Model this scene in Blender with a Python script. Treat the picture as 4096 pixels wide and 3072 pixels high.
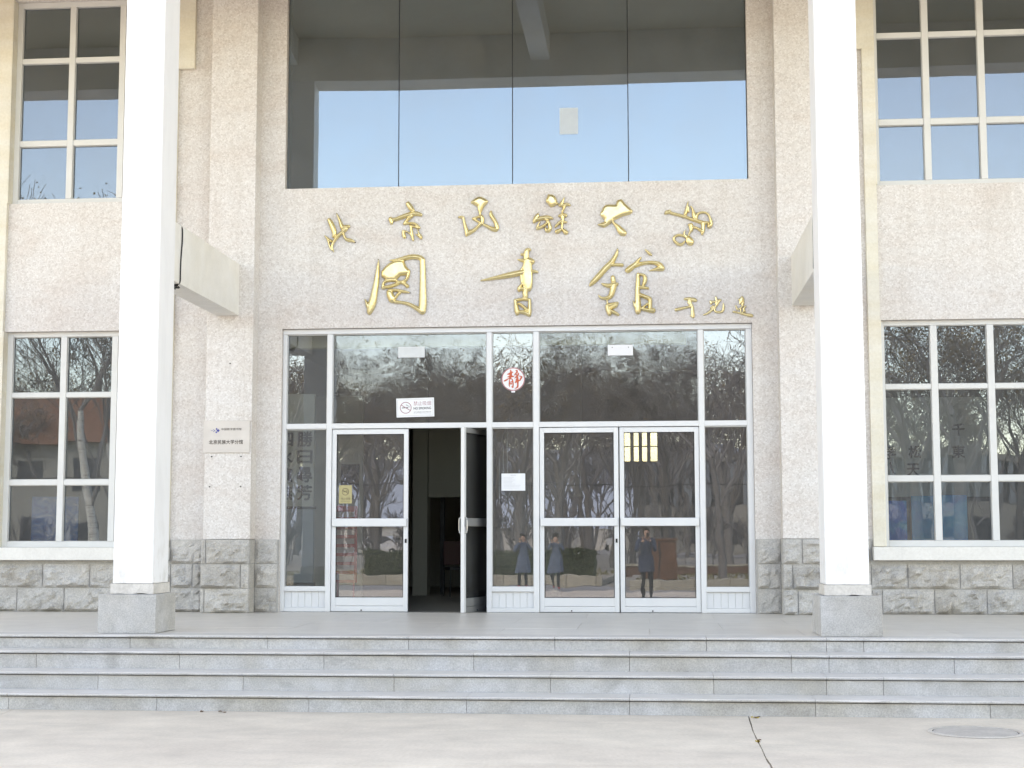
import bpy, bmesh, math, random
import numpy as np
from mathutils import Vector, Matrix, noise

for o in list(bpy.data.objects):
    bpy.data.objects.remove(o)
SC = bpy.context.scene
COL = SC.collection
R = math.radians
random.seed(7)

# ------------------------------------------------------------------ camera
cam_data = bpy.data.cameras.new('camera')
cam = bpy.data.objects.new('camera', cam_data)
COL.objects.link(cam)
SC.camera = cam
cam_data.sensor_fit = 'HORIZONTAL'
cam_data.sensor_width = 36.0
cam_data.lens = 53.474
cam_data.clip_start = 0.05
cam_data.clip_end = 2000
YAW, PITCH, ROLL = 0.0903, 0.1000, -0.00117
fwd = Vector((-math.sin(YAW) * math.cos(PITCH), math.cos(YAW) * math.cos(PITCH), math.sin(PITCH)))
rgt = Vector((math.cos(YAW), math.sin(YAW), 0))
upv = rgt.cross(fwd)
r2 = rgt * math.cos(ROLL) + upv * math.sin(ROLL)
u2 = -rgt * math.sin(ROLL) + upv * math.cos(ROLL)
M = Matrix((r2, u2, -fwd)).transposed().to_4x4()
M.translation = Vector((1.718, -19.24, 1.552))
cam.matrix_world = M

# ------------------------------------------------------------------ sky, sun, exposure
SUN_EL, SUN_AZ = 50.0, 24.0      # the sun stands behind the building (azimuth from +Y towards -X)
world = bpy.data.worlds.new('World')
SC.world = world
world.use_nodes = True
wn = world.node_tree
bg = wn.nodes['Background']
sky = wn.nodes.new('ShaderNodeTexSky')
sky.sky_type = 'NISHITA'
sky.sun_disc = False
sky.sun_elevation = R(SUN_EL)
sky.sun_rotation = R(-SUN_AZ)
sky.altitude = 50
sky.air_density = 1.0
sky.dust_density = 0.6
sky.ozone_density = 1.0
wn.links.new(sky.outputs[0], bg.inputs[0])
bg.inputs[1].default_value = 0.15
sun_data = bpy.data.lights.new('sun', 'SUN')
sun = bpy.data.objects.new('sun', sun_data)
COL.objects.link(sun)
sun_data.energy = 0.7
sun_data.angle = R(25)
sun_data.color = (1.0, 0.96, 0.90)
sd = Vector((-math.sin(R(SUN_AZ)) * math.cos(R(SUN_EL)), math.cos(R(SUN_AZ)) * math.cos(R(SUN_EL)), math.sin(R(SUN_EL))))
sun.rotation_euler = sd.to_track_quat('Z', 'Y').to_euler()
sun.location = sd * 60
vs = SC.view_settings
SC.display_settings.display_device = 'sRGB'
vs.view_transform = 'Standard'
vs.look = 'None'
vs.gamma = 1.0
vs.use_curve_mapping = False
vs.exposure = 2.66
vs.use_white_balance = True
vs.white_balance_temperature = 10200
vs.white_balance_tint = 17
SC.render.engine = 'CYCLES'
cy = SC.cycles
cy.use_denoising = True
cy.max_bounces = 10
cy.diffuse_bounces = 5
cy.glossy_bounces = 5
cy.transmission_bounces = 4
cy.transparent_max_bounces = 16
cy.caustics_reflective = False
cy.caustics_refractive = False
cy.sample_clamp_indirect = 8.0

# ------------------------------------------------------------------ helpers: objects
def link(o, parent=None):
    COL.objects.link(o)
    if parent is not None:
        o.parent = parent
    return o

def tag(o, label=None, cat=None, group=None, kind=None):
    if label: o['label'] = label
    if cat: o['category'] = cat
    if group: o['group'] = group
    if kind: o['kind'] = kind
    return o

def empty(name, loc=(0, 0, 0), rz=0.0, parent=None):
    o = bpy.data.objects.new(name, None)
    o.empty_display_size = 0.2
    o.location = loc
    o.rotation_euler = (0, 0, rz)
    return link(o, parent)

class MB:
    """collects vertices and faces; build() links them as one mesh object"""
    def __init__(s):
        s.v, s.f, s.mi = [], [], []
    def quad(s, a, b, c, d, m=0):
        n = len(s.v); s.v += [a, b, c, d]; s.f.append((n, n + 1, n + 2, n + 3)); s.mi.append(m)
    def poly(s, pts, m=0):
        n = len(s.v); s.v += list(pts); s.f.append(tuple(range(n, n + len(pts)))); s.mi.append(m)
    def box(s, x0, x1, y0, y1, z0, z1, m=0):
        n = len(s.v)
        s.v += [(x0, y0, z0), (x1, y0, z0), (x1, y1, z0), (x0, y1, z0), (x0, y0, z1), (x1, y0, z1), (x1, y1, z1), (x0, y1, z1)]
        for q in ((0, 3, 2, 1), (4, 5, 6, 7), (0, 1, 5, 4), (1, 2, 6, 5), (2, 3, 7, 6), (3, 0, 4, 7)):
            s.f.append(tuple(n + i for i in q)); s.mi.append(m)
        return s
    def prism(s, pts, z0, z1, m=0):
        """pts: outline (x, y) counter clockwise, raised from z0 to z1"""
        k, n = len(pts), len(s.v)
        s.v += [(x, y, z0) for x, y in pts] + [(x, y, z1) for x, y in pts]
        s.f.append(tuple(n + k + i for i in range(k))); s.mi.append(m)
        s.f.append(tuple(n + i for i in reversed(range(k)))); s.mi.append(m)
        for i in range(k):
            j = (i + 1) % k
            s.f.append((n + i, n + j, n + k + j, n + k + i)); s.mi.append(m)
        return s
    def tube(s, pts, rad, sides=8, m=0, caps=True):
        pts = [Vector(p) for p in pts]
        if not isinstance(rad, (list, tuple)): rad = [rad] * len(pts)
        n = len(s.v); ref = None
        for i, p in enumerate(pts):
            d = (pts[min(i + 1, len(pts) - 1)] - pts[max(i - 1, 0)])
            d = d.normalized() if d.length > 1e-9 else Vector((0, 0, 1))
            if ref is None:
                ref = Vector((1, 0, 0)) if abs(d.x) < 0.8 else Vector((0, 1, 0))
            a = (ref - d * ref.dot(d)).normalized(); b = d.cross(a); ref = a
            for k in range(sides):
                t = 2 * math.pi * k / sides
                s.v.append(tuple(p + (a * math.cos(t) + b * math.sin(t)) * rad[i]))
        for i in range(len(pts) - 1):
            for k in range(sides):
                q, w = n + i * sides + k, n + i * sides + (k + 1) % sides
                s.f.append((q, w, w + sides, q + sides)); s.mi.append(m)
        if caps:
            s.f.append(tuple(n + k for k in reversed(range(sides)))); s.mi.append(m)
            e = n + (len(pts) - 1) * sides
            s.f.append(tuple(e + k for k in range(sides))); s.mi.append(m)
        return s
    def disc(s, c, r, axis='y', t=0.004, seg=40, m=0):
        """flat cylinder, its face towards -axis"""
        k = [(math.cos(2 * math.pi * i / seg) * r, math.sin(2 * math.pi * i / seg) * r) for i in range(seg)]
        n = len(s.v)
        for off in (0, t):
            for a, b in k:
                if axis == 'y': s.v.append((c[0] + a, c[1] + off, c[2] + b))
                elif axis == 'z': s.v.append((c[0] + a, c[1] + b, c[2] + off))
                else: s.v.append((c[0] + off, c[1] + a, c[2] + b))
        s.f.append(tuple(n + i for i in range(seg))); s.mi.append(m)
        s.f.append(tuple(n + seg + i for i in reversed(range(seg)))); s.mi.append(m)
        for i in range(seg):
            j = (i + 1) % seg
            s.f.append((n + i, n + seg + i, n + seg + j, n + j)); s.mi.append(m)
        return s
    def ring(s, c, r0, r1, t=0.001, seg=48, m=0):
        n = len(s.v)
        for r, off in ((r0, 0), (r1, 0), (r1, t), (r0, t)):
            for i in range(seg):
                a = 2 * math.pi * i / seg
                s.v.append((c[0] + math.cos(a) * r, c[1] + off, c[2] + math.sin(a) * r))
        for q in range(4):
            for i in range(seg):
                j = (i + 1) % seg; w = (q + 1) % 4
                s.f.append((n + q * seg + i, n + q * seg + j, n + w * seg + j, n + w * seg + i)); s.mi.append(m)
        return s
    def mesh(s, name, mats, bevel=0.0, smooth=False, fix=True, seg=2):
        me = bpy.data.meshes.new(name)
        me.from_pydata([tuple(p) for p in s.v], [], s.f)
        mats = mats if isinstance(mats, (list, tuple)) else [mats]
        for m in mats: me.materials.append(m)
        if len(mats) > 1: me.polygons.foreach_set('material_index', s.mi)
        if bevel or fix:
            bm = bmesh.new(); bm.from_mesh(me)
            if bevel:
                bmesh.ops.bevel(bm, geom=bm.edges[:], offset=bevel, segments=seg, affect='EDGES', profile=0.5, clamp_overlap=True)
            if fix: bmesh.ops.recalc_face_normals(bm, faces=bm.faces[:])
            bm.to_mesh(me); bm.free()
        if smooth: me.polygons.foreach_set('use_smooth', [True] * len(me.polygons))
        me.update()
        return me
    def build(s, name, mats, parent=None, loc=(0, 0, 0), rz=0.0, **k):
        o = bpy.data.objects.new(name, s.mesh(name, mats, **k))
        o.location = loc; o.rotation_euler = (0, 0, rz)
        return link(o, parent)

def box(name, m, parent, x0, x1, y0, y1, z0, z1, bevel=0.0, **k):
    """box whose origin sits at the centre of its base"""
    cx, cyy = (x0 + x1) / 2, (y0 + y1) / 2
    b = MB().box(x0 - cx, x1 - cx, y0 - cyy, y1 - cyy, 0, z1 - z0)
    return b.build(name, m, parent, loc=(cx, cyy, z0), bevel=bevel, **k)

def holed_wall(b, x0, x1, z0, z1, y0, y1, holes, m=0):
    """a wall in the XZ plane from y0 (front) to y1 with rectangular openings and their reveals"""
    xs = sorted({x0, x1} | {v for h in holes for v in h[:2] if x0 < v < x1})
    zs = sorted({z0, z1} | {v for h in holes for v in h[2:] if z0 < v < z1})
    solid = lambda i, j: 0 <= i < len(xs) - 1 and 0 <= j < len(zs) - 1 and not any(
        h[0] - 1e-6 <= xs[i] and xs[i + 1] <= h[1] + 1e-6 and h[2] - 1e-6 <= zs[j] and zs[j + 1] <= h[3] + 1e-6 for h in holes)
    for i in range(len(xs) - 1):
        for j in range(len(zs) - 1):
            if not solid(i, j): continue
            a, c, d, e = xs[i], xs[i + 1], zs[j], zs[j + 1]
            b.quad((a, y0, d), (c, y0, d), (c, y0, e), (a, y0, e), m)
            b.quad((c, y1, d), (a, y1, d), (a, y1, e), (c, y1, e), m)
            if not solid(i - 1, j): b.quad((a, y1, d), (a, y0, d), (a, y0, e), (a, y1, e), m)
            if not solid(i + 1, j): b.quad((c, y0, d), (c, y1, d), (c, y1, e), (c, y0, e), m)
            if not solid(i, j - 1): b.quad((a, y1, d), (c, y1, d), (c, y0, d), (a, y0, d), m)
            if not solid(i, j + 1): b.quad((a, y0, e), (c, y0, e), (c, y1, e), (a, y1, e), m)

def text(name, s, m, parent, cx, y, cz, w=None, h=None, ext=0.0006, shear=0.0, bold=0.0, thick=0.0):
    """lettering in the XZ plane facing -Y, fitted to width w and / or height h (metres), centred at (cx, cz)"""
    c = bpy.data.curves.new(name, 'FONT')
    c.body = s; c.size = 1.0; c.extrude = 0.0; c.shear = shear
    t = bpy.data.objects.new(name, c); COL.objects.link(t)
    dg = bpy.context.evaluated_depsgraph_get()
    me = bpy.data.meshes.new_from_object(t.evaluated_get(dg))
    bpy.data.objects.remove(t); bpy.data.curves.remove(c)
    co = np.empty(len(me.vertices) * 3); me.vertices.foreach_get('co', co); co = co.reshape(-1, 3)
    lo, hi = co.min(0), co.max(0)
    sx = w / (hi[0] - lo[0]) if w else None
    sz = h / (hi[1] - lo[1]) if h else sx
    if sx is None: sx = sz
    out = np.zeros_like(co)
    out[:, 0] = (co[:, 0] - (lo[0] + hi[0]) / 2) * sx
    out[:, 2] = (co[:, 1] - (lo[1] + hi[1]) / 2) * sz
    me.vertices.foreach_set('co', out.ravel())
    thick = thick or bold
    if thick:      # heavier lettering: the same outline struck again, a little to each side
        fs = [tuple(p.vertices) for p in me.polygons]; vv, ff = [], []
        t = thick * (hi[1] - lo[1]) * sz
        for i, (ox, oz) in enumerate(((0, 0), (t, 0), (-t, 0), (0, t), (0, -t))):
            k = len(vv); vv += [(p[0] + ox, -0.00008 * i, p[2] + oz) for p in out]; ff += [tuple(q + k for q in f) for f in fs]
        bpy.data.meshes.remove(me); me = bpy.data.meshes.new(name); me.from_pydata(vv, [], ff)
    me.materials.clear(); me.materials.append(m); me.name = name; me.update()
    o = bpy.data.objects.new(name, me)
    o.location = (cx, y, cz)
    return link(o, parent)

# ------------------------------------------------------------------ helpers: materials
def newmat(name, col=(0.5, 0.5, 0.5), rough=0.6, metal=0.0, spec=0.5):
    m = bpy.data.materials.new(name); m.use_nodes = True
    nt = m.node_tree; b = nt.nodes['Principled BSDF']
    b.inputs['Base Color'].default_value = (*col, 1)
    b.inputs['Roughness'].default_value = rough
    b.inputs['Metallic'].default_value = metal
    b.inputs['Specular IOR Level'].default_value = spec
    return m, nt, b

def N(nt, t, **k):
    n = nt.nodes.new('ShaderNode' + t)
    for a, v in k.items(): setattr(n, a, v)
    return n

def pos(nt, scale=(1, 1, 1)):
    g = N(nt, 'NewGeometry'); mp = N(nt, 'Mapping')
    mp.inputs['Scale'].default_value = scale
    nt.links.new(g.outputs['Position'], mp.inputs['Vector'])
    return mp.outputs[0]

def nz(nt, vec, scale, detail=3.0, rough=0.55, dist=0.0):
    n = N(nt, 'TexNoise')
    n.inputs['Scale'].default_value = scale; n.inputs['Detail'].default_value = detail
    n.inputs['Roughness'].default_value = rough; n.inputs['Distortion'].default_value = dist
    nt.links.new(vec, n.inputs['Vector'])
    return n.outputs['Fac']

def ramp(nt, fac, stops):
    r = N(nt, 'ValToRGB'); cr = r.color_ramp
    while len(cr.elements) < len(stops): cr.elements.new(0.5)
    for e, (p, c) in zip(cr.elements, stops):
        e.position = p; e.color = (*c, 1) if len(c) == 3 else c
    nt.links.new(fac, r.inputs[0])
    return r.outputs[0]

def mix(nt, fac, a, b, mode='MIX'):
    m = N(nt, 'MixRGB', blend_type=mode)
    for i, v in ((0, fac), (1, a), (2, b)):
        if isinstance(v, (int, float)): m.inputs[i].default_value = v
        elif isinstance(v, tuple): m.inputs[i].default_value = (*v, 1)
        else: nt.links.new(v, m.inputs[i])
    return m.outputs[0]

def bump(nt, b, h, strength=0.5, dist=0.01):
    n = N(nt, 'Bump'); n.inputs['Strength'].default_value = strength; n.inputs['Distance'].default_value = dist
    nt.links.new(h, n.inputs['Height']); nt.links.new(n.outputs[0], b.inputs['Normal'])

def grey(v): return (v, v, v)

def stone(name, c1, c2, fine=60, mid=5, big=0.8, rough=0.75, bs=0.4, bd=0.006, stain=(0.82, 1.1), tint=None, vary=0.12, spec=0.3, big_scale=(1, 1, 1), tint_amt=0.5, grime=0.0, gscale=(3, 3, 1.2)):
    """granular stone: fine grains, medium mottling, broad stains, a little variation from piece to piece"""
    m, nt, b = newmat(name, c1, rough, spec=spec)
    p = pos(nt)
    f1 = nz(nt, p, fine, 2.0, 0.7)
    col = ramp(nt, f1, [(0.3, c1), (0.7, c2)])
    f2 = nz(nt, p, mid, 5.0, 0.6)
    col = mix(nt, 1.0, col, ramp(nt, f2, [(0.28, grey(stain[0])), (0.72, grey(stain[1]))]), 'MULTIPLY')
    f3 = nz(nt, pos(nt, big_scale), big, 4.0, 0.6, 0.4)
    if tint:
        col = mix(nt, 1.0, col, mix(nt, tint_amt, (1, 1, 1), ramp(nt, f3, [(0.35, (1, 1, 1)), (0.68, tint)])), 'MULTIPLY')
    if grime:      # old dirt in irregular patches and runs
        gf = nz(nt, pos(nt, gscale), 1.0, 7.0, 0.7, 0.8)
        col = mix(nt, ramp(nt, gf, [(0.54, grey(0.0)), (0.72, grey(grime))]), col, (0.20, 0.185, 0.165))
    if vary:
        oi = N(nt, 'ObjectInfo')
        mr = N(nt, 'MapRange'); mr.inputs[3].default_value = 1 - vary; mr.inputs[4].default_value = 1 + vary
        nt.links.new(oi.outputs['Random'], mr.inputs[0])
        col = mix(nt, 1.0, col, mr.outputs[0], 'MULTIPLY')
    nt.links.new(col, b.inputs['Base Color'])
    if bs: bump(nt, b, mix(nt, 0.4, f1, f2), bs, bd)
    return m

def glass(name, refl, tint, wave=0.0006, wscale=2.5, rtint=(1, 1, 1), dirt=0.03, swirl=False):
    """coated window glass: a clear tinted body under a reflecting face that is never quite flat"""
    m = bpy.data.materials.new(name); m.use_nodes = True
    nt = m.node_tree; nt.nodes.clear()
    out = N(nt, 'OutputMaterial')
    tr = N(nt, 'BsdfTransparent'); tr.inputs[0].default_value = (*tint, 1)
    gl = N(nt, 'BsdfGlossy'); gl.inputs['Color'].default_value = (*rtint, 1); gl.inputs['Roughness'].default_value = 0.0
    oi = N(nt, 'ObjectInfo')
    g = N(nt, 'NewGeometry'); add = N(nt, 'VectorMath', operation='MULTIPLY_ADD')
    comb = N(nt, 'CombineXYZ')
    sc_ = N(nt, 'Math', operation='MULTIPLY'); sc_.inputs[1].default_value = 37.0
    nt.links.new(oi.outputs['Random'], sc_.inputs[0])
    for i in range(3): nt.links.new(sc_.outputs[0], comb.inputs[i])
    nt.links.new(g.outputs['Position'], add.inputs[0]); add.inputs[1].default_value = (1, 1, 1)
    nt.links.new(comb.outputs[0], add.inputs[2])
    h = nz(nt, add.outputs[0], wscale, 3.0 if swirl else 1.5, 0.5, 1.2 if swirl else 0.3)
    bp = N(nt, 'Bump'); bp.inputs['Strength'].default_value = 1.0; bp.inputs['Distance'].default_value = wave
    nt.links.new(h, bp.inputs['Height']); nt.links.new(bp.outputs[0], gl.inputs['Normal'])
    fr = N(nt, 'Fresnel'); fr.inputs[0].default_value = 1.5
    mr = N(nt, 'MapRange'); mr.inputs[1].default_value = 0.0; mr.inputs[2].default_value = 1.0
    mr.inputs[3].default_value = refl; mr.inputs[4].default_value = 1.0
    nt.links.new(fr.outputs[0], mr.inputs[0])
    mx = N(nt, 'MixShader')
    nt.links.new(mr.outputs[0], mx.inputs[0]); nt.links.new(tr.outputs[0], mx.inputs[1]); nt.links.new(gl.outputs[0], mx.inputs[2])
    # a thin, uneven film of dust
    df = N(nt, 'BsdfDiffuse'); df.inputs[0].default_value = (0.45, 0.43, 0.40, 1)
    dn = nz(nt, add.outputs[0], 1.7, 5.0, 0.65)
    dm = N(nt, 'Math', operation='MULTIPLY'); nt.links.new(dn, dm.inputs[0]); dm.inputs[1].default_value = dirt * 2
    mx2 = N(nt, 'MixShader')
    nt.links.new(dm.outputs[0], mx2.inputs[0]); nt.links.new(mx.outputs[0], mx2.inputs[1]); nt.links.new(df.outputs[0], mx2.inputs[2])
    nt.links.new(mx2.outputs[0], out.inputs[0])
    return m

def flat(name, col, rough=0.6, metal=0.0, spec=0.4, n=0.06, nscale=8.0, bs=0.0, vary=0.0):
    """paint, plastic or print with a faint unevenness"""
    m, nt, b = newmat(name, col, rough, metal, spec)
    f = nz(nt, pos(nt), nscale, 4.0, 0.6)
    c = mix(nt, 1.0, col, ramp(nt, f, [(0.25, grey(1 - n)), (0.75, grey(1 + n))]), 'MULTIPLY')
    if vary:
        oi = N(nt, 'ObjectInfo'); mr = N(nt, 'MapRange'); mr.inputs[3].default_value = 1 - vary; mr.inputs[4].default_value = 1 + vary
        nt.links.new(oi.outputs['Random'], mr.inputs[0]); c = mix(nt, 1.0, c, mr.outputs[0], 'MULTIPLY')
    nt.links.new(c, b.inputs['Base Color'])
    if bs: bump(nt, b, f, bs, 0.004)
    return m

def pebble_dash():
    m, nt, b = newmat('pebble_dash', (0.55, 0.5, 0.46), 0.85, spec=0.2)
    p = pos(nt)
    v = N(nt, 'TexVoronoi'); v.inputs['Scale'].default_value = 58.0
    nt.links.new(p, v.inputs['Vector'])
    sep = N(nt, 'SeparateColor'); nt.links.new(v.outputs['Color'], sep.inputs[0])
    c = ramp(nt, sep.outputs[0], [(0.0, (0.575, 0.54, 0.518)), (0.25, (0.648, 0.62, 0.60)), (0.7, (0.69, 0.667, 0.65)), (1.0, (0.76, 0.745, 0.735))])
    f = nz(nt, p, 16, 3.0, 0.6)
    c = mix(nt, 1.0, c, ramp(nt, f, [(0.3, grey(0.955)), (0.7, grey(1.035))]), 'MULTIPLY')
    # broad weather stains, longer than high
    s = nz(nt, pos(nt, (0.7, 0.7, 1.6)), 1.6, 5.0, 0.62, 0.5)
    c = mix(nt, 1.0, c, ramp(nt, s, [(0.32, (0.955, 0.91, 0.88)), (0.5, (1, 0.985, 0.97)), (0.7, (1.02, 1.02, 1.02))]), 'MULTIPLY')
    st = nz(nt, pos(nt, (5.0, 5.0, 0.28)), 1.0, 5.0, 0.65, 0.3)      # rain streaks
    c = mix(nt, 1.0, c, ramp(nt, st, [(0.3, (0.95, 0.94, 0.93)), (0.5, (1, 1, 1)), (0.72, (1.015, 1.015, 1.015))]), 'MULTIPLY')
    nt.links.new(c, b.inputs['Base Color'])
    bump(nt, b, mix(nt, 0.5, v.outputs['Distance'], f), 0.35, 0.005)
    return m

MAT = {}
MAT['dash'] = pebble_dash()
MAT['white'] = flat('white_masonry_paint', (0.82, 0.82, 0.83), 0.55, n=0.025, nscale=2.0, bs=0.15)
def column_paint():
    m, nt, b = newmat('column_paint', (0.84, 0.84, 0.84), 0.55)
    f = nz(nt, pos(nt, (1, 1, 0.35)), 3.0, 5, 0.65, 0.6)
    c = mix(nt, 1.0, (0.84, 0.84, 0.845), ramp(nt, f, [(0.3, grey(0.93)), (0.55, grey(1.0))]), 'MULTIPLY')
    g = N(nt, 'NewGeometry'); sp = N(nt, 'SeparateXYZ'); nt.links.new(g.outputs['Position'], sp.inputs[0])
    mr = N(nt, 'MapRange'); mr.inputs[1].default_value = 1.05; mr.inputs[2].default_value = 1.9; mr.inputs[3].default_value = 1.0; mr.inputs[4].default_value = 0.0
    nt.links.new(sp.outputs[2], mr.inputs[0])
    spl = nz(nt, pos(nt, (1, 1, 0.5)), 9.0, 6, 0.7)
    mm = N(nt, 'Math', operation='MULTIPLY'); nt.links.new(mr.outputs[0], mm.inputs[0]); nt.links.new(ramp(nt, spl, [(0.48, grey(0.0)), (0.75, grey(0.8))]), mm.inputs[1])
    c = mix(nt, mm.outputs[0], c, (0.52, 0.49, 0.44))
    nt.links.new(c, b.inputs['Base Color']); bump(nt, b, f, 0.12, 0.004)
    return m
MAT['column'] = column_paint()
MAT['beam'] = stone('pale_render', (0.82, 0.805, 0.77), (0.87, 0.855, 0.82), 40, 3, 0.8, 0.7, 0.1, 0.003, (0.93, 1.04), (0.9, 0.85, 0.75), 0.0)
MAT['cream'] = stone('cream_stone', (0.73, 0.70, 0.62), (0.80, 0.775, 0.70), 30, 3.0, 2.4, 0.6, 0.12, 0.003, (0.93, 1.04), (0.93, 0.88, 0.78), 0.05, big_scale=(0.25, 0.25, 1.8), tint_amt=0.8)
MAT['sill'] = stone('white_sill_stone', (0.72, 0.70, 0.66), (0.78, 0.765, 0.73), 30, 4, 1, 0.6, 0.1, 0.002, (0.94, 1.03), None, 0.0)
MAT['rock'] = stone('rock_faced_granite', (0.38, 0.37, 0.355), (0.57, 0.555, 0.535), 55, 7, 1.6, 0.85, 0.8, 0.014, (0.86, 1.09), (0.94, 0.89, 0.82), 0.09, tint_amt=0.7)
MAT['mortar'] = stone('pale_mortar', (0.40, 0.39, 0.37), (0.5, 0.49, 0.47), 40, 6, 1, 0.9, 0.3, 0.003, (0.85, 1.08), None, 0.0)
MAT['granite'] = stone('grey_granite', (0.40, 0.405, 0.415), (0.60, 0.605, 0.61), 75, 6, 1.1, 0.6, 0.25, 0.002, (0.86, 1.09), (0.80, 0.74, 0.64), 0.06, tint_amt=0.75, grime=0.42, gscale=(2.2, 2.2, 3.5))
MAT['tread'] = stone('worn_granite_tread', (0.54, 0.51, 0.475), (0.63, 0.60, 0.565), 70, 4, 0.9, 0.5, 0.12, 0.0015, (0.93, 1.05), (0.9, 0.88, 0.83), 0.04, tint_amt=0.6, grime=0.25, gscale=(1.4, 4, 1))
MAT['floor'] = stone('porch_terrazzo', (0.62, 0.58, 0.525), (0.68, 0.64, 0.585), 50, 3, 0.6, 0.38, 0.05, 0.001, (0.92, 1.05), (0.9, 0.89, 0.86), 0.03, spec=0.5, big_scale=(0.35, 1.4, 1))
MAT['concrete'] = stone('pale_concrete', (0.60, 0.52, 0.42), (0.68, 0.60, 0.50), 35, 2.2, 0.55, 0.85, 0.3, 0.003, (0.86, 1.08), (0.88, 0.865, 0.87), 0.02, big_scale=(0.5, 1.3, 1), tint_amt=0.9, grime=0.16, gscale=(0.7, 2.0, 1))
MAT['soil'] = stone('dark_soil', (0.05, 0.045, 0.04), (0.10, 0.09, 0.08), 30, 4, 1, 0.95, 0.4, 0.01)
MAT['alu'] = flat('white_aluminium', (0.70, 0.715, 0.73), 0.42, 0.15, 0.5, n=0.03, nscale=3.0)
MAT['alu_dull'] = flat('weathered_aluminium', (0.52, 0.525, 0.52), 0.45, 0.4, 0.5, n=0.08, nscale=6.0)
MAT['winframe'] = flat('pale_window_frame', (0.66, 0.665, 0.655), 0.5, 0.0, 0.4, n=0.04, nscale=4.0)
MAT['dark'] = flat('black_rubber', (0.02, 0.02, 0.022), 0.6)
MAT['leaf_metal'] = flat('shaded_aluminium', (0.26, 0.265, 0.265), 0.5, 0.2, n=0.12, nscale=5)  # aluminium of the open leaf, its shade put into a darker colour
MAT['steel'] = flat('steel', (0.55, 0.55, 0.55), 0.3, 0.9)
MAT['glass_door'] = glass('door_glass', 0.11, (0.88, 0.91, 0.90), 0.0005, 2.2, (0.80, 0.87, 1.0), dirt=0.07)
MAT['glass_fan'] = glass('toughened_glass', 0.075, (0.84, 0.88, 0.87), 0.0007, 3.0, (0.80, 0.87, 1.0), dirt=0.06, swirl=True)
MAT['glass_side'] = glass('window_glass', 0.085, (0.82, 0.86, 0.87), 0.0006, 1.6, (0.74, 0.86, 1.0), dirt=0.06)
MAT['glass_curtain'] = glass('coated_glass', 0.19, (0.55, 0.58, 0.58), 0.0003, 0.8, (0.66, 0.84, 1.0), dirt=0.10)
MAT['paper'] = flat('paper', (0.80, 0.82, 0.85), 0.7, n=0.02)
MAT['ink'] = flat('black_ink', (0.025, 0.025, 0.03), 0.6)
MAT['pale_ink'] = flat('faded_red_ink', (0.42, 0.24, 0.27), 0.6)
MAT['grey_ink'] = flat('grey_ink', (0.35, 0.36, 0.38), 0.7)
MAT['red'] = flat('red_paint', (0.58, 0.07, 0.055), 0.55, n=0.15)
MAT['orange_red'] = flat('orange_red_print', (0.62, 0.12, 0.06), 0.5, n=0.25, nscale=40)
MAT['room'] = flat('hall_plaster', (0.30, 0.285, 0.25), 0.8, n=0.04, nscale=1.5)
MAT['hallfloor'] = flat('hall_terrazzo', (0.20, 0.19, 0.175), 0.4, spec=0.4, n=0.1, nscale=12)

def gold():
    m, nt, b = newmat('gold_leaf', (0.80, 0.62, 0.24), 0.30, 1.0)
    p = pos(nt)
    f = nz(nt, p, 24, 4, 0.6)
    nt.links.new(ramp(nt, f, [(0.25, (0.76, 0.62, 0.31)), (0.75, (0.90, 0.77, 0.46))]), b.inputs['Base Color'])
    nt.links.new(ramp(nt, nz(nt, p, 9, 3), [(0.3, grey(0.30)), (0.7, grey(0.42))]), b.inputs['Roughness'])
    bump(nt, b, f, 0.08, 0.003)
    return m
MAT['gold'] = gold()
# ------------------------------------------------------------------ ground and pavement
FLOOR = 0.60
def sheet(name, m, pts, z, parent=None):
    b = MB(); b.poly([(x, y, z) for x, y in pts])
    return b.build(name, m, parent, fix=False)

MAT['earth'] = stone('dusty_earth', (0.29, 0.265, 0.225), (0.37, 0.34, 0.295), 6, 0.8, 0.08, 0.95, 0.2, 0.01, (0.8, 1.15), (0.8, 0.8, 0.72), 0.0)
tag(sheet('ground', MAT['earth'], [(-900, -900), (900, -900), (900, 900), (-900, 900)], -0.06), kind='structure')

pave = tag(empty('pavement', (0, -10, 0)), kind='structure')
def jag(x, y0, y1, n, amp, seed):
    rnd = random.Random(seed); out = []
    for i in range(n + 1):
        t = i / n
        out.append((x + amp * (noise.noise(Vector((seed * 3.1, i * 0.35, 0.0))) + 0.5 * (rnd.random() - 0.5)), y0 + (y1 - y0) * t))
    return out
crack = [(2.545, -5.60), (2.545, -5.755), (2.521, -6.769), (2.513, -7.502), (2.507, -8.152), (2.517, -8.687), (2.53, -11.0), (2.52, -16.0)]
def crack_edge(off, seed):
    out = []
    rnd = random.Random(seed)
    for (xa, ya), (xb, yb) in zip(crack[:-1], crack[1:]):
        n = max(2, int(abs(yb - ya) / 0.07))
        for i in range(n):
            t = i / n
            wob = 0.006 * noise.noise(Vector((ya + (yb - ya) * t, seed * 0.2, 3.3))) + 0.004 * (rnd.random() - 0.5)
            wide = 0.5 + 0.7 * max(0.0, noise.noise(Vector((0, (ya + (yb - ya) * t) * 1.1, 9.0))) + 0.35)
            out.append((xa + (xb - xa) * t + off * wide + wob, ya + (yb - ya) * t))
    out.append((crack[-1][0] + off, crack[-1][1]))
    return out
lj = [(-4.06, -5.60), (-4.02, -5.9), (-3.99, -6.14), (-3.97, -8.0), (-3.98, -16.0)]
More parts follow.
